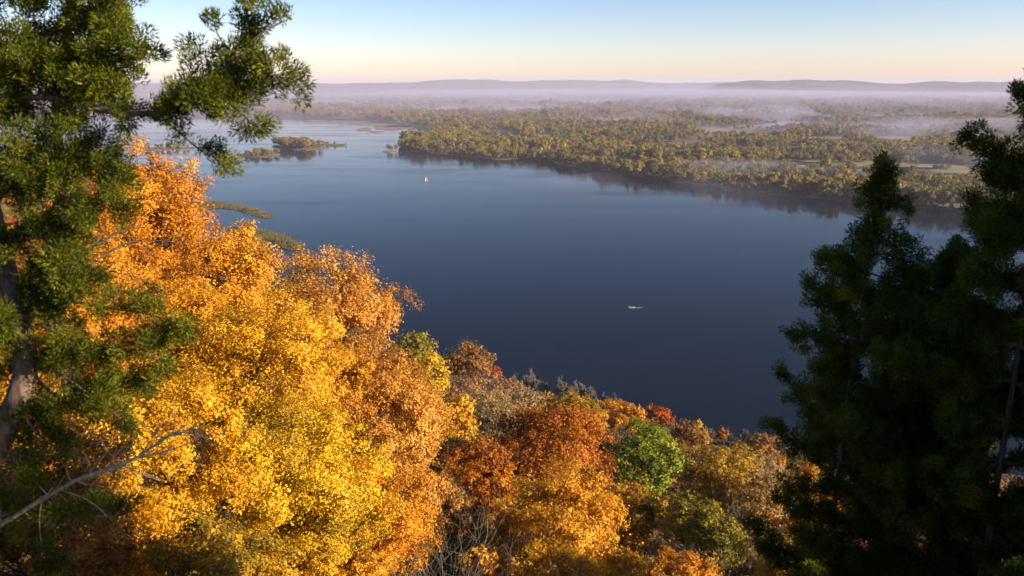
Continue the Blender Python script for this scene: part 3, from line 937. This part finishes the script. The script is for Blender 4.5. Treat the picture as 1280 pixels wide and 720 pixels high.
# limbs of the amber tree showing beside the cedar: pale bare boughs
# ------------------------------------------------------------------ dark cedars on the other side
def spire(seed, H, width, nwh, dens=1.0, tuft=.095, nb=80, bl=.05, bw=.016, gap=.0, lmax=1.8, nper=3):
    """a conical cedar, apex at height H above the base; width(h below apex) gives bough length"""
    C = Cedar(seed, tuft, nb, bl, bw)
    g = C.g
    T = Tubes()
    tp = bez([(0, 0, -.8), (0, 0, 0), (g.normal() * .05, g.normal() * .05, H * .35), (g.normal() * .06, g.normal() * .06, H * .7), (0, 0, H)], 20)
    T.tube(tp, np.linspace(.15, .012, len(tp)), 8)
    Bs = T; C.W = T
    C.limb([(0, 0, H - .45), (0, 0, H - .2), (.0, 0, H + .02)], .012, 1.7, (.10, .2), start=0, tip=.4)
    h = .22
    k = 0
    while h < H * .97:
        z = H - h
        n = nper if h > .5 else 2
        for j in range(n):
            a = k * 2.4 + j * 2.1 + g.normal() * .35
            L = min(lmax, width(h)) * g.choice([.55, .8, 1.0, 1.15], p=[.2, .3, .3, .2]) * g.uniform(.85, 1.1)
            d = np.array([math.cos(a), math.sin(a), 0])
            rise = g.uniform(-.12, .16)
            p0 = np.array([0, 0, z])
            p1 = p0 + d * L * .5 + np.array([0, 0, L * (rise - .08)]) + g.normal(size=3) * .04 * L
            p2 = p0 + d * L + np.array([0, 0, L * (rise + .10)]) + g.normal(size=3) * .07 * L
            C.limb([p0, p1, p2], .008 + .010 * L, dens, (.16, .20 + .17 * min(L, 1.6)), start=.16, tip=.42, wood=Bs)
        h += nwh * g.uniform(.8, 1.25) * (.75 + .12 * h)
        k += 1
    return T, Bs, C


def place_spire(S, base, label, rz=0, group=None):
    T, Bs, C = S
    e = empty('cedar_tree', base, label, 'cedar', group, rz)
    z = np.zeros(3)
    obs = [link('trunk', T.mesh('trunk', M_cedar_bark), e), C.foliage('foliage', M_cedar, e, z)]
    return e, obs


def dup_spire(obs, base, label, rz, group=None, s=1.0):
    e = empty('cedar_tree', base, label, 'cedar', group, rz)
    e.scale = (s, s, s)
    for o in obs:
        c = o.copy(); col.objects.link(c); c.parent = e
    return e


ap = at(1104, 205, 11.6)
z1 = float(terr(ap[0], ap[1])[0])
H1 = ap[2] - z1
S1 = spire(21, H1, lambda h: float(np.interp(h, [0, .4, 1.0, 1.3, 2.4, 4], [.04, .22, .40, .75, 1.1, 1.35])), .27, .85, lmax=1.35)
e1, ob1 = place_spire(S1, (ap[0], ap[1], z1), 'dark shaded cedar with a pointed top, next to the golden slope')
ap2 = at(1332, 70, 10.2)
z2 = float(terr(ap2[0], ap2[1])[0])
S2 = spire(33, ap2[2] - z2, lambda h: (.10 + .52 * h ** .9), .42, 1.15, lmax=1.75, nper=4)
e2, ob2 = place_spire(S2, (ap2[0], ap2[1], z2), 'taller dark cedar cut off by the picture edge, boughs sticking out')
ap3 = at(1192, 305, 12.6)
z3 = float(terr(ap3[0], ap3[1])[0])
S3 = spire(44, ap3[2] - z3, lambda h: float(np.interp(h, [0, .5, 1.2, 2.2, 4], [.05, .25, .75, 1.4, 1.8])), .24, 1.1, lmax=1.9)
e3, ob3 = place_spire(S3, (ap3[0], ap3[1], z3), 'lower dark cedar between the pointed cedar and the taller one')
print('cedars', H1, ap2[2] - z2, ap3[2] - z3)
# unseen cedars added out of frame to shade the dark cedars and low boughs
for (x, y, s, rz) in [(9.8, 11.0, 1.25, 1.0), (10.4, 8.6, 1.3, 2.2), (13.2, 9.2, 1.5, .4), (12.2, 7.0, 1.35, 3.0), (14.6, 7.6, 1.5, 3.3), (8.2, 1.5, .44, 4.0), (8.9, 3.7, .42, 5.1), (9.6, .2, .46, 1.9)]:
    dup_spire(ob2, (x, y, float(terr(x, y)[0])), 'unseen cedar added to cast shade on the other cedars', rz, 'added shade cedars out of frame', s)
# ------------------------------------------------------------------ woods of the floodplain
FPAL = {
    'olive':  [(.06, .065, .02), (.13, .12, .028), (.22, .185, .036), (.31, .24, .045)],
    'gold':   [(.09, .08, .02), (.21, .165, .03), (.33, .245, .04), (.42, .30, .045)],
    'green':  [(.045, .055, .018), (.09, .095, .026), (.15, .14, .034), (.24, .20, .04)],
    'tan':    [(.10, .075, .03), (.21, .15, .045), (.31, .215, .06), (.38, .26, .07)],
    'russet': [(.11, .065, .022), (.22, .125, .032), (.32, .185, .045), (.40, .24, .055)],
    'yellow': [(.11, .095, .02), (.27, .20, .03), (.41, .30, .04), (.50, .36, .05)],
}
FM = {k: leaf_mat('floodplain_' + k, v, trans=.25, obj_rand=.45) for k, v in FPAL.items()}
proto_col = bpy.data.collections.new('floodplain_kinds')
FKIND = ['olive', 'gold', 'green', 'tan', 'russet', 'yellow']
FORM = {'olive': (5.6, 6.2, 9.5), 'gold': (5.0, 6.6, 9.8), 'green': (5.8, 6.0, 9.0), 'tan': (4.8, 5.6, 8.2), 'russet': (5.2, 5.6, 8.4), 'yellow': (4.6, 6.8, 9.8)}
fp_mesh = {}
for k, nm in enumerate(FKIND):
    g = np.random.default_rng(900 + k)
    rx, rz, zc = FORM[nm]
    v, t, cc = crown_data(rx, rz, 1300, 1.05, g, ncl=30, drop=-.8, spread_=(.2, .36))
    off = np.array([0, 0, zc])
    T = wood(0, np.array([0, 0, zc + rz * .5]), cc + off, g, .3, 5, 5)
    fp_mesh[nm] = (quad_mesh('crown', v + off, FM[nm], t), T.mesh('trunk', M_bark))
    vv = np.concatenate([v + off]); o = bpy.data.objects.new('floodplain_kind', quad_mesh('floodplain_kind', vv, FM[nm], t))
    o.name = 'kind_%d' % k
    proto_col.objects.link(o)

g = np.random.default_rng(4242)


def vnoise(x, y, sx, sy, seed):
    """cheap smooth noise"""
    gg = np.random.default_rng(seed)
    tot = np.zeros(x.shape)
    for k in range(9):
        a = gg.uniform(0, 2 * math.pi); f = gg.uniform(.6, 2.4)
        tot += np.sin((x / sx * math.cos(a) + y / sy * math.sin(a)) * f * 2 * math.pi + gg.uniform(0, 6.28)) / (1 + .5 * f)
    return tot / 2.6


def scatter(y0, y1, sp):
    ny = int((y1 - y0) / sp)
    ys = y0 + sp * np.arange(ny)
    out = []
    for y in ys:
        w = .70 * y * 1.0 + 40
        xs = np.arange(-w, w, sp)
        out.append(np.stack([xs, np.full(xs.shape, y)], 1))
    P = np.concatenate(out)
    return P + g.uniform(-.48, .48, P.shape) * sp


sets = []
for (y0, y1, sp, sc) in [(820, 2500, 11.5, 1.2), (2500, 4600, 18.0, 1.35), (4600, 8200, 36.0, 1.6), (8200, 13200, 70.0, 1.9)]:
    P = scatter(y0, y1, sp)
    x, y = P[:, 0], P[:, 1]
    ok = inside(FLOOD, x, y)
    ed = edge_dist(FRONT, x, y, closed=False)
    for Q in PONDS: ok &= ~inside(Q, x, y)
    inm = np.zeros(len(x), bool)
    for Q in MEADOWS: inm |= inside(Q, x, y)
    ok &= ~(inm & (vnoise(x, y, 260, 200, 9) < .55))
    n = vnoise(x, y, 900, 420, 1) + .5 * vnoise(x, y, 300, 140, 2)
    ok &= ~((n > np.where(y < 2200, .62, .48)) & (ed > 50))
    P = P[ok]; x, y = P[:, 0], P[:, 1]; ed = ed[ok]
    hn = vnoise(x, y, 500, 220, 3)
    s = sc * (1.0 + .30 * hn + .14 * vnoise(x, y, 130, 70, 8)) * np.exp(g.normal(size=len(x)) * .24).clip(.5, 1.45)
    near_edge = ed < 22
    s = np.where(near_edge & (g.random(len(x)) < .4), s * .7, s)
    # species: bands
    kn = 1.25 * vnoise(x, y, 420, 150, 5) + g.normal(size=len(x)) * .45
    kk = np.select([kn < -.75, kn < -.15, kn < .35, kn < .75, kn < 1.1], [2, 0, 1, 3, 4], 5)
    kk = np.where((y > 2600) & (g.random(len(x)) < .5), g.choice([3, 4, 0], len(x)), kk)
    # thinning at left far shore keeps it low
    sets.append(np.stack([x, y, s, kk, ed], 1))
# low willows right along the water's edge
we = []
for a_, b_ in zip(FRONT[:-1], FRONT[1:]):
    L_ = np.linalg.norm(b_ - a_); m_ = int(L_ / 5.5)
    t_ = np.linspace(0, 1, m_, endpoint=False)[:, None]
    nn = np.array([-(b_ - a_)[1], (b_ - a_)[0]]) / L_
    for sg in (1, -1):
        q_ = a_ + (b_ - a_) * t_ + nn * sg * g.uniform(.5, 7, (m_, 1))
        q_ = q_[inside(FLOOD, q_[:, 0], q_[:, 1])]
        we.append(np.stack([q_[:, 0], q_[:, 1], g.uniform(.3, .75, len(q_)), g.choice([0, 2, 3, 1], len(q_)), np.full(len(q_), 40.)], 1))
sets += we
ALL = np.concatenate(sets)
# the trees that show largest, along the bank, are things of their own
px_, py_, w_ = project(np.stack([ALL[:, 0], ALL[:, 1], np.full(len(ALL), 8.0)], 1).T.T) if False else (lambda P: (640 + F * ((P - EYE) @ RT) / ((P - EYE) @ FWD), 360 - F * ((P - EYE) @ UP) / ((P - EYE) @ FWD), (P - EYE) @ FWD))(np.stack([ALL[:, 0], ALL[:, 1], np.full(len(ALL), 8.0)], 1))
vis = (px_ > 480) & (px_ < 1275) & ~((px_ > 1070) & (px_ < 1200) & (py_ > 250))
bank = vis & (ALL[:, 4] < 34)
order = np.argsort(w_ + (ALL[:, 4] > 16) * 250)
order = order[bank[order]][:250]
single = np.zeros(len(ALL), bool); single[order] = True
FT_LABEL = {0: 'olive green tree on the far bank with its reflection in the river', 1: 'golden olive tree on the far bank with its reflection in the river', 2: 'dark green tree on the far bank with its reflection in the river', 3: 'tan tree on the far bank with its reflection in the river', 4: 'russet tree on the far bank with its reflection in the river', 5: 'yellow tree on the far bank with its reflection in the river'}
print('far trees', len(ALL), 'single', single.sum())


def far_tree(x, y, z, s, kk, label, group, cat='tree', rz=0, name='floodplain_tree'):
    e = empty(name, (x, y, z), label, cat, group, rz)
    e.scale = (s, s, s)
    for nm, m in zip(('crown', 'trunk'), fp_mesh[FKIND[int(kk)]]): link(nm, m, e)
    return e


for i in np.nonzero(single)[0]:
    x, y, s, kk, ed = ALL[i]
    far_tree(x, y, .7, s, kk, FT_LABEL[int(kk)], FKIND[int(kk)] + ' trees along the far bank', rz=g.uniform(0, 6.28))

rest = ALL[~single]
me = bpy.data.meshes.new('floodplain_woods')
me.vertices.add(len(rest))
me.vertices.foreach_set('co', np.stack([rest[:, 0], rest[:, 1], np.full(len(rest), .6)], 1).astype(np.float32).ravel())
a = me.attributes.new('size', 'FLOAT', 'POINT'); a.data.foreach_set('value', rest[:, 2].astype(np.float32))
a = me.attributes.new('sort', 'INT', 'POINT'); a.data.foreach_set('value', rest[:, 3].astype(np.int32))
a = me.attributes.new('turn', 'FLOAT', 'POINT'); a.data.foreach_set('value', g.uniform(0, 6.28, len(rest)).astype(np.float32))
woods = link('floodplain_woods', me)
tag(woods, 'misty autumn woods covering the whole floodplain behind the far bank', 'woods', kind='stuff')
ng = bpy.data.node_groups.new('woods_nodes', 'GeometryNodeTree')
ng.interface.new_socket('Geometry', in_out='INPUT', socket_type='NodeSocketGeometry')
ng.interface.new_socket('Geometry', in_out='OUTPUT', socket_type='NodeSocketGeometry')
N, L = ng.nodes.new, ng.links.new
gi, go = N('NodeGroupInput'), N('NodeGroupOutput')
ci = N('GeometryNodeCollectionInfo'); ci.inputs['Collection'].default_value = proto_col
ci.inputs['Separate Children'].default_value = True; ci.inputs['Reset Children'].default_value = True
iop = N('GeometryNodeInstanceOnPoints'); iop.inputs['Pick Instance'].default_value = True


def named(n, t):
    q = N('GeometryNodeInputNamedAttribute'); q.data_type = t; q.inputs['Name'].default_value = n
    return [o for o in q.outputs if o.enabled and o.name == 'Attribute'][0]


cx = N('ShaderNodeCombineXYZ'); L(named('turn', 'FLOAT'), cx.inputs['Z'])
L(gi.outputs[0], iop.inputs['Points']); L(ci.outputs[0], iop.inputs['Instance'])
L(named('sort', 'INT'), iop.inputs['Instance Index']); L(cx.outputs[0], iop.inputs['Rotation']); L(named('size', 'FLOAT'), iop.inputs['Scale'])
L(iop.outputs[0], go.inputs[0])
md = woods.modifiers.new('scatter', 'NODES'); md.node_group = ng

# island trees
gi_ = np.random.default_rng(88)
ISL_T = [(0, 60, (0, 1, 3, 4), 1.6, 'tan and olive tree on the long wooded islet, water all round it', 'trees on the long islet'), (1, 30, (3, 4, 3), 1.0, 'low tan tree on the misty islet below the cedar bough', 'trees on the misty islet'), (2, 9, (3, 4), .7, 'small tan tree on the slim bar beside the long wooded islet', 'trees on the slim bar'),
         (3, 4, (0, 3), 1.15, 'olive tree alone on the tiny islet off the tip of the far woods', 'trees on the tiny islet'), (4, 30, (3, 4), .9, 'pale tree on the faint islet seen under the cedar boughs', 'trees on the faint islet')]
for k, n, kinds, s0, lab, grp in ISL_T:
    P = ISL[k]
    lo, hi = P.min(0), P.max(0)
    m = 0
    for _ in range(4000):
        if m >= n: break
        x, y = gi_.uniform(lo, hi)
        if not inside(P, np.array([x]), np.array([y]))[0]: continue
        far_tree(x, y, .4, s0 * gi_.uniform(.7, 1.15), gi_.choice(kinds), lab, grp, rz=gi_.uniform(0, 6.28), name='islet_tree')
        m += 1

# ------------------------------------------------------------------ reed spits on the near shore
def reeds(name, P, n, h, label, seed, zt=.25):
    gg = np.random.default_rng(seed)
    lo, hi = P.min(0), P.max(0)
    q = gg.uniform(lo, hi, (n * 3, 2)); q = q[inside(P, q[:, 0], q[:, 1])]
    q = q + gg.normal(size=q.shape) * 2.2
    q = q[vnoise(q[:, 0], q[:, 1], 55, 55, seed + 5) + gg.normal(size=len(q)) * .25 > -.45][:n]
    m = len(q)
    ed = edge_dist(P, q[:, 0], q[:, 1])
    hh = h * (.45 + .55 * np.clip(ed / 4, 0, 1)) * gg.uniform(.6, 1.2, m)
    p = np.stack([q[:, 0], q[:, 1], np.full(m, zt)], 1)
    d = np.stack([gg.normal(size=m) * .18, gg.normal(size=m) * .18, np.ones(m)], 1)
    v = blades(p, d, hh, np.full(m, .5), gg)
    t = np.clip(.5 + .35 * vnoise(q[:, 0], q[:, 1], 40, 40, seed) + gg.normal(size=m) * .15, 0, 1)
    o = link(name, mesh_from(name, v, np.arange(m * 3), np.arange(m) * 3, M_reed, False, t))
    return tag(o, label, 'reeds', kind='stuff')


SPIT1 = np.array([ground_at(*p)[:2] for p in [(180, 264), (225, 255), (262, 251), (290, 255), (312, 260), (332, 266), (340, 272), (328, 272.4), (308, 265.5), (284, 260), (262, 260), (220, 270)]])
SPIT2 = np.array([ground_at(*p)[:2] for p in [(284, 285), (300, 284), (318, 287), (346, 293), (368, 301), (380, 311), (368, 313), (345, 308), (318, 301), (302, 296), (290, 292)]])
SPIT1 = smooth_poly(SPIT1); SPIT2 = smooth_poly(SPIT2)
slab('marsh', SPIT1, .3, -2, M_mud); slab('marsh', SPIT2, .3, -2, M_mud)
reeds('reed_bed', SPIT1, 16000, 2.6, 'tan reed spit poking into the river beyond the orange trees', 1)
reeds('reed_bed', SPIT2, 16000, 3.6, 'green and tan reed bed just above the amber tree', 2)

reeds('reed_bed', ISL[0], 9000, 3.2, 'tan reeds fringing the long wooded islet', 11, .45)
reeds('reed_bed', ISL[1], 7000, 3.0, 'tan reeds fringing the misty islet below the cedar bough', 12, .45)
reeds('reed_bed', ISL[2], 4000, 2.6, 'tan reeds on the slim bar beside the long islet', 13, .45)

# ------------------------------------------------------------------ boats
def hull_mesh(L, W, H, draft, mat):
    T = Tubes()
    secs = 11
    rows = []
    for i in range(secs):
        u = i / (secs - 1)
        x = -L / 2 + L * u
        w = W / 2 * (1 - max(0, (u - .45) / .55) ** 2.2) * (.86 + .14 * min(1, u * 4)) + .01
        sh = H * (1 + .35 * max(0, u - .5) ** 2 * 4)
        rows.append([(x, -w, sh), (x, -w * .82, .0), (x, 0, -draft * (1 - .8 * max(0, u - .6) / .4)), (x, w * .82, .0), (x, w, sh), (x, w * .9, sh), (x, w * .74, .12), (x, -w * .74, .12), (x, -w * .9, sh)])
    v = np.array(rows).reshape(-1, 3); k = 9
    f = []
    for i in range(secs - 1):
        for j in range(k):
            j2 = (j + 1) % k
            f.append((i * k + j, (i + 1) * k + j, (i + 1) * k + j2, i * k + j2))
    f.append(tuple(range(k))); f.append(tuple((secs - 1) * k + j for j in range(k))[::-1])
    T.add(v, f)
    return T.mesh('hull', mat, False)


M_white = plain('white_paint', (.36, .35, .32), .5)
M_dark = plain('dark_engine', (.03, .03, .035), .4)
M_wood = plain('brown_thwart', (.22, .14, .08), .6)
M_redsail = plain('red_sailcloth', (.50, .17, .16), .8)
M_wsail = plain('white_sailcloth', (.62, .60, .58), .8)
M_foam = noise_mat('wake_foam', (.06, .07, .08), (.60, .60, .58), 1.5, .8, 0.2)
M_jacket = plain('tan_jacket', (.35, .22, .10), .9)
M_skin = plain('skin', (.45, .28, .2), .7)

bp = ground_at(789, 385)
eb = empty('motorboat', (bp[0], bp[1], .05), 'small pale motorboat trailing a short wake on the dark open water', 'boat', rz=math.pi + .12)
link('hull', hull_mesh(4.9, 1.7, .62, .25, M_white), eb)
T = Tubes(); T.box((-2.85, -.22, .25), (-2.45, .22, 1.2)); T.box((-2.75, -.1, -.4), (-2.55, .1, .25))
link('outboard_motor', T.mesh('outboard_motor', M_dark, False), eb)
for xx in (-1.7, .3, 1.6):
    T = Tubes(); T.box((xx - .18, -.78, .42), (xx + .18, .78, .50)); link('seat', T.mesh('seat', M_wood, False), eb)
T = Tubes(); T.box((.75, -.6, .2), (1.2, .6, 1.15)); link('console', T.mesh('console', M_white, False), eb)


def skinned(name, verts, edges, radii, mat, parent):
    me = bpy.data.meshes.new(name)
    me.from_pydata([Vector(v) for v in verts], edges, [])
    o = link(name, me, parent)
    m = o.modifiers.new('skin', 'SKIN')
    for i, r in enumerate(radii):
        me.skin_vertices[0].data[i].radius = (r, r)
    me.skin_vertices[0].data[0].use_root = True
    s = o.modifiers.new('sub', 'SUBSURF'); s.levels = 1; s.render_levels = 1
    me.materials.append(mat)
    return o


# helmsman seated on the aft bench
ps = empty('person', (0, 0, 0), 'tiny seated person in a tan jacket steering the pale motorboat', 'person')
wv = Vector((bp[0], bp[1], .05))
ps.location = wv; ps.rotation_euler = eb.rotation_euler
body_v = [(-1.7, 0, .62), (-1.68, 0, .85), (-1.66, 0, 1.08), (-1.64, 0, 1.2), (-1.62, 0, 1.36), (-1.66, -.2, 1.08), (-1.72, -.3, .85), (-1.5, -.34, .72), (-1.66, .2, 1.08), (-1.85, .3, .88), (-2.1, .24, .80),
          (-1.66, -.1, .62), (-1.25, -.14, .60), (-1.2, -.14, .2), (-1.05, -.14, .18), (-1.66, .1, .62), (-1.25, .14, .60), (-1.2, .14, .2), (-1.05, .14, .18), (-1.6, 0, 1.46)]
body_e = [(0, 1), (1, 2), (2, 3), (3, 4), (4, 19), (2, 5), (5, 6), (6, 7), (2, 8), (8, 9), (9, 10), (0, 11), (11, 12), (12, 13), (13, 14), (0, 15), (15, 16), (16, 17), (17, 18)]
body_r = [.16, .15, .16, .06, .10, .07, .05, .04, .07, .05, .04, .10, .075, .055, .05, .10, .075, .055, .05, .09]
bo_ = skinned('body', body_v, body_e, body_r, M_jacket, ps)
ch = [(-1.60, 0, 1.44), (-1.6, 0, 1.52), (-1.6, 0, 1.56)]
skinned('cap', ch, [(0, 1), (1, 2)], [.105, .11, .06], M_dark, ps)

# wake: foam strip and low diverging ripples, behind the boat
dirb = np.array([math.cos(eb.rotation_euler[2]), math.sin(eb.rotation_euler[2])])
perp = np.array([-dirb[1], dirb[0]])
b2 = np.array(bp[:2])
gw = np.random.default_rng(3)
v, f = [], []
n = 40
for i in range(n):
    u = i / (n - 1)
    c = b2 - dirb * (3.0 + 5 * u)
    w = (.5 + .9 * u) * (1 - .75 * u) * gw.uniform(.7, 1.2)
    for s in (-1, -.4, .4, 1):
        q = c + perp * w * s
        v.append((q[0], q[1], .03 + .10 * (1 - abs(s)) * (1 - u)))
for i in range(n - 1):
    for j in range(3):
        f.append((i * 4 + j, i * 4 + j + 1, i * 4 + j + 5, i * 4 + j + 4))
T = Tubes(); T.add(v, f)
tag(link('wake_foam', T.mesh('wake_foam', M_foam)), 'short white foam wake behind the motorboat', 'wake', kind='stuff')
T = Tubes()
for side in (-1, 1):
    for k in range(7):
        ang = R(9 + 1.6 * k)
        L0, L1 = 14 + 9 * k, 95 + 11 * k
        dd = -dirb * math.cos(ang) + perp * side * math.sin(ang)
        pp = np.array([-dd[1], dd[0]])
        m = 34
        vv, ff = [], []
        for i in range(m):
            u = i / (m - 1)
            c = b2 + dd * (L0 + (L1 - L0) * u) + pp * 1.5 * math.sin(u * 5 + k)
            env = math.sin(math.pi * u) ** .6
            for s, hgt in ((-1, -.02), (-.5, .5), (0, 1), (.5, .5), (1, -.02)):
                q = c + pp * s * 1.1
                vv.append((q[0], q[1], .005 + .05 * hgt * env - .02 * (1 - env)))
        for i in range(m - 1):
            for j in range(4):
                ff.append((i * 5 + j, i * 5 + j + 1, i * 5 + j + 6, i * 5 + j + 5))
        T.add(vv, ff)
tag(link('wake_ripples', T.mesh('wake_ripples', M_water)), 'low ripples fanning out behind the motorboat', 'wake', kind='stuff')

# small sailing boat far out
sp = ground_at(533, 226.5)
es = empty('sailboat', (sp[0], sp[1], .1), 'tiny sailboat with a red and white sail, alone off the wooded point', 'boat', rz=R(200))
link('hull', hull_mesh(6.5, 2.2, .8, .3, M_white), es)
T = Tubes(); T.tube([(.6, 0, .4), (.6, 0, 9.6)], [.07, .04], 8); link('mast', T.mesh('mast', M_white), es)
T = Tubes(); T.tube([(.6, 0, 1.4), (-2.8, 0.5, 1.4)], [.05, .05], 8); link('boom', T.mesh('boom', M_white), es)


def sail(pts, mat, name, belly):
    a, b, c = [np.array(p, float) for p in pts]
    n = 9
    v, f = [], []
    nm = unit(np.cross(b - a, c - a))
    idx = {}
    for i in range(n + 1):
        for j in range(n + 1 - i):
            u, w = i / n, j / n
            idx[i, j] = len(v)
            v.append(a + (b - a) * u + (c - a) * w + nm * belly * 4 * u * (1 - u - w + .02) * (1 - w) + nm * belly * 2 * w * (1 - w) * (1 - u - w))
    for i in range(n):
        for j in range(n - i):
            f.append((idx[i, j], idx[i + 1, j], idx[i, j + 1]))
            if j < n - i - 1: f.append((idx[i + 1, j], idx[i + 1, j + 1], idx[i, j + 1]))
    T = Tubes(); T.add(v, f)
    return link(name, T.mesh(name, mat), es)


sail([(.5, 0, 1.5), (-2.75, .5, 1.5), (.5, 0, 9.3)], M_redsail, 'mainsail', .35)
sail([(.75, 0, 1.0), (3.0, 0, .95), (.7, 0, 8.0)], M_wsail, 'jib', .3)

es.scale = (.78, .78, .78)

# ------------------------------------------------------------------ haze and mist
def vol_mat(name, color, dens, aniso=0.0, patchy=False):
    m, nt, out = new_mat(name)
    p = nt.nodes.new('ShaderNodeVolumePrincipled')
    p.inputs['Color'].default_value = (*color, 1)
    p.inputs['Density'].default_value = dens
    p.inputs['Anisotropy'].default_value = aniso
    if patchy:
        tc = nt.nodes.new('ShaderNodeTexCoord'); mp = nt.nodes.new('ShaderNodeMapping'); mp.inputs['Scale'].default_value = (1 / max(260, patchy[0] * .22), 1 / max(420, patchy[1] * .3), 1 / 90)
        nz = nt.nodes.new('ShaderNodeTexNoise'); nz.inputs['Scale'].default_value = 1.0; nz.inputs['Detail'].default_value = 4
        mr = nt.nodes.new('ShaderNodeMapRange'); mr.inputs['From Min'].default_value = .42; mr.inputs['From Max'].default_value = .68; mr.inputs['To Max'].default_value = dens * 2.2
        nt.links.new(tc.outputs['Object'], mp.inputs[0]); nt.links.new(mp.outputs[0], nz.inputs['Vector']); nt.links.new(nz.outputs['Fac'], mr.inputs['Value']); nt.links.new(mr.outputs[0], p.inputs['Density'])
    nt.links.new(p.outputs[0], out.inputs['Volume'])
    return m


HAZE_D = 5e-5
T = Tubes(); T.box((-26000, -2600, -9.5), (26000, 27000, 235))
hz = link('haze', T.mesh('haze', vol_mat('haze_air', (.72, .70, .92), HAZE_D), False))
tag(hz, 'pale lavender morning haze lying over the whole river valley', 'haze', kind='stuff')


def mist(cx, cy, rx, ry, h, dens, label, seed, z0=2):
    """a flattened bank of ground mist with uneven outline"""
    gg = np.random.default_rng(seed)
    ph = gg.uniform(0, 6.28, 8)
    nu, nv = 48, 9
    v, f = [], []
    for top in (1, -1):
        for i in range(nv):
            r = i / (nv - 1)
            for k in range(nu):
                a = 2 * math.pi * k / nu
                rr = r * (1 + .16 * math.sin(2 * a + ph[0]) + .12 * math.sin(3 * a + ph[1]) + .09 * math.sin(5 * a + ph[2]))
                hh = h * (1 - r * r) ** 1.3 * (1 + .35 * math.sin(3 * r * math.cos(a) * 2 + ph[3]) * math.sin(4 * r * math.sin(a) * 2 + ph[4])) if top > 0 else -1.0 * (1 - r)
                v.append((cx + rx * rr * math.cos(a), cy + ry * rr * math.sin(a), z0 + hh))
        b = 0 if top > 0 else nu * nv
        for i in range(nv - 1):
            for k in range(nu):
                k2 = (k + 1) % nu
                q = (b + i * nu + k, b + (i + 1) * nu + k, b + (i + 1) * nu + k2, b + i * nu + k2)
                f.append(q if top > 0 else q[::-1])
    T = Tubes(); T.add(v, f)
    o = link('mist', T.mesh('mist', vol_mat('mist_air', (.52, .51, .70), dens, patchy=(rx, ry) if rx < 6000 else False), True))
    return tag(o, label, 'mist', kind='stuff')


def mist_px(px, py, rpx, ryd, h, dens, label, seed):
    P = ground_at(px, py)
    mist(P[0], P[1], rpx / F * np.linalg.norm(P - EYE), ryd, h, dens, label, seed)


mist_px(955, 152, 95, 520, 75, 1.5e-3, 'bank of ground mist drifting over the middle woods', 1)
mist_px(1150, 166, 200, 620, 55, 1.1e-3, 'bank of ground mist over the meadows behind the dark cedars', 2)
mist(1500, 8400, 5600, 2700, 150, 2.4e-4, 'long layer of mist in front of the dark distant ridge', 3)
mist(600, 7100, 9500, 6100, 88, 3.4e-4, 'wide layer of morning mist lying over the whole floodplain up to the ridge', 4)
mist_px(130, 168, 150, 420, 45, 1.2e-3, 'pale mist over the backwater under the cedar boughs', 5)
mist_px(1190, 214, 150, 200, 36, 1.6e-3, 'low mist over the ponds beyond the far bank', 6)
mist_px(800, 160, 110, 380, 45, 8e-4, 'thin wisp of mist among the yellow woods', 7)
mist_px(920, 224, 300, 240, 24, 1.0e-3, 'thin bluish mist along the far bank', 9)
mist_px(620, 140, 130, 700, 50, 6e-4, 'faint mist over the woods behind the backwater', 8)

# ------------------------------------------------------------------ light
SUN_AZ = R(112)      # clockwise from the view direction
SUN_EL = R(18)
w = bpy.data.worlds.new('World'); scene.world = w; w.use_nodes = True
nt = w.node_tree
bg = nt.nodes['Background']
sky = nt.nodes.new('ShaderNodeTexSky'); sky.sky_type = 'NISHITA'; sky.sun_disc = False
sky.sun_elevation = SUN_EL; sky.sun_rotation = SUN_AZ
sky.altitude = 300; sky.air_density = 0.8; sky.dust_density = 0.6; sky.ozone_density = 2.5
hs = nt.nodes.new('ShaderNodeHueSaturation'); hs.inputs['Saturation'].default_value = 1.28; nt.links.new(sky.outputs[0], hs.inputs['Color']); mu = nt.nodes.new('ShaderNodeMix'); mu.data_type = 'RGBA'; mu.blend_type = 'MULTIPLY'; mu.inputs[0].default_value = 1; mu.inputs[7].default_value = (1.10, .808, .76, 1); nt.links.new(hs.outputs[0], mu.inputs[6]); nt.links.new(mu.outputs[2], bg.inputs[0]); bg.inputs[1].default_value = 0.096
sl = bpy.data.lights.new('sun', 'SUN'); sl.energy = 5.0; sl.angle = R(.53); sl.color = (1.0, .84, .62)
so = bpy.data.objects.new('sun', sl); col.objects.link(so)
sd = Vector((math.sin(SUN_AZ) * math.cos(SUN_EL), math.cos(SUN_AZ) * math.cos(SUN_EL), math.sin(SUN_EL)))
so.rotation_euler = sd.to_track_quat('Z', 'Y').to_euler()
so.location = (20, -10, 190)

scene.view_settings.view_transform = 'Standard'
scene.view_settings.look = 'None'
scene.view_settings.exposure = 1.33
scene.view_settings.gamma = 1.0
scene.view_settings.use_curve_mapping = False
cy = scene.cycles
cy.max_bounces = 6; cy.diffuse_bounces = 2; cy.glossy_bounces = 2; cy.transmission_bounces = 3
cy.transparent_max_bounces = 24; cy.volume_bounces = 0; cy.volume_step_rate = 1.0; cy.volume_max_steps = 128
cy.use_denoising = True
cy.use_adaptive_sampling = True; cy.adaptive_threshold = 0.02
cy.sample_clamp_indirect = 4.0
cy.caustics_reflective = False; cy.caustics_refractive = False
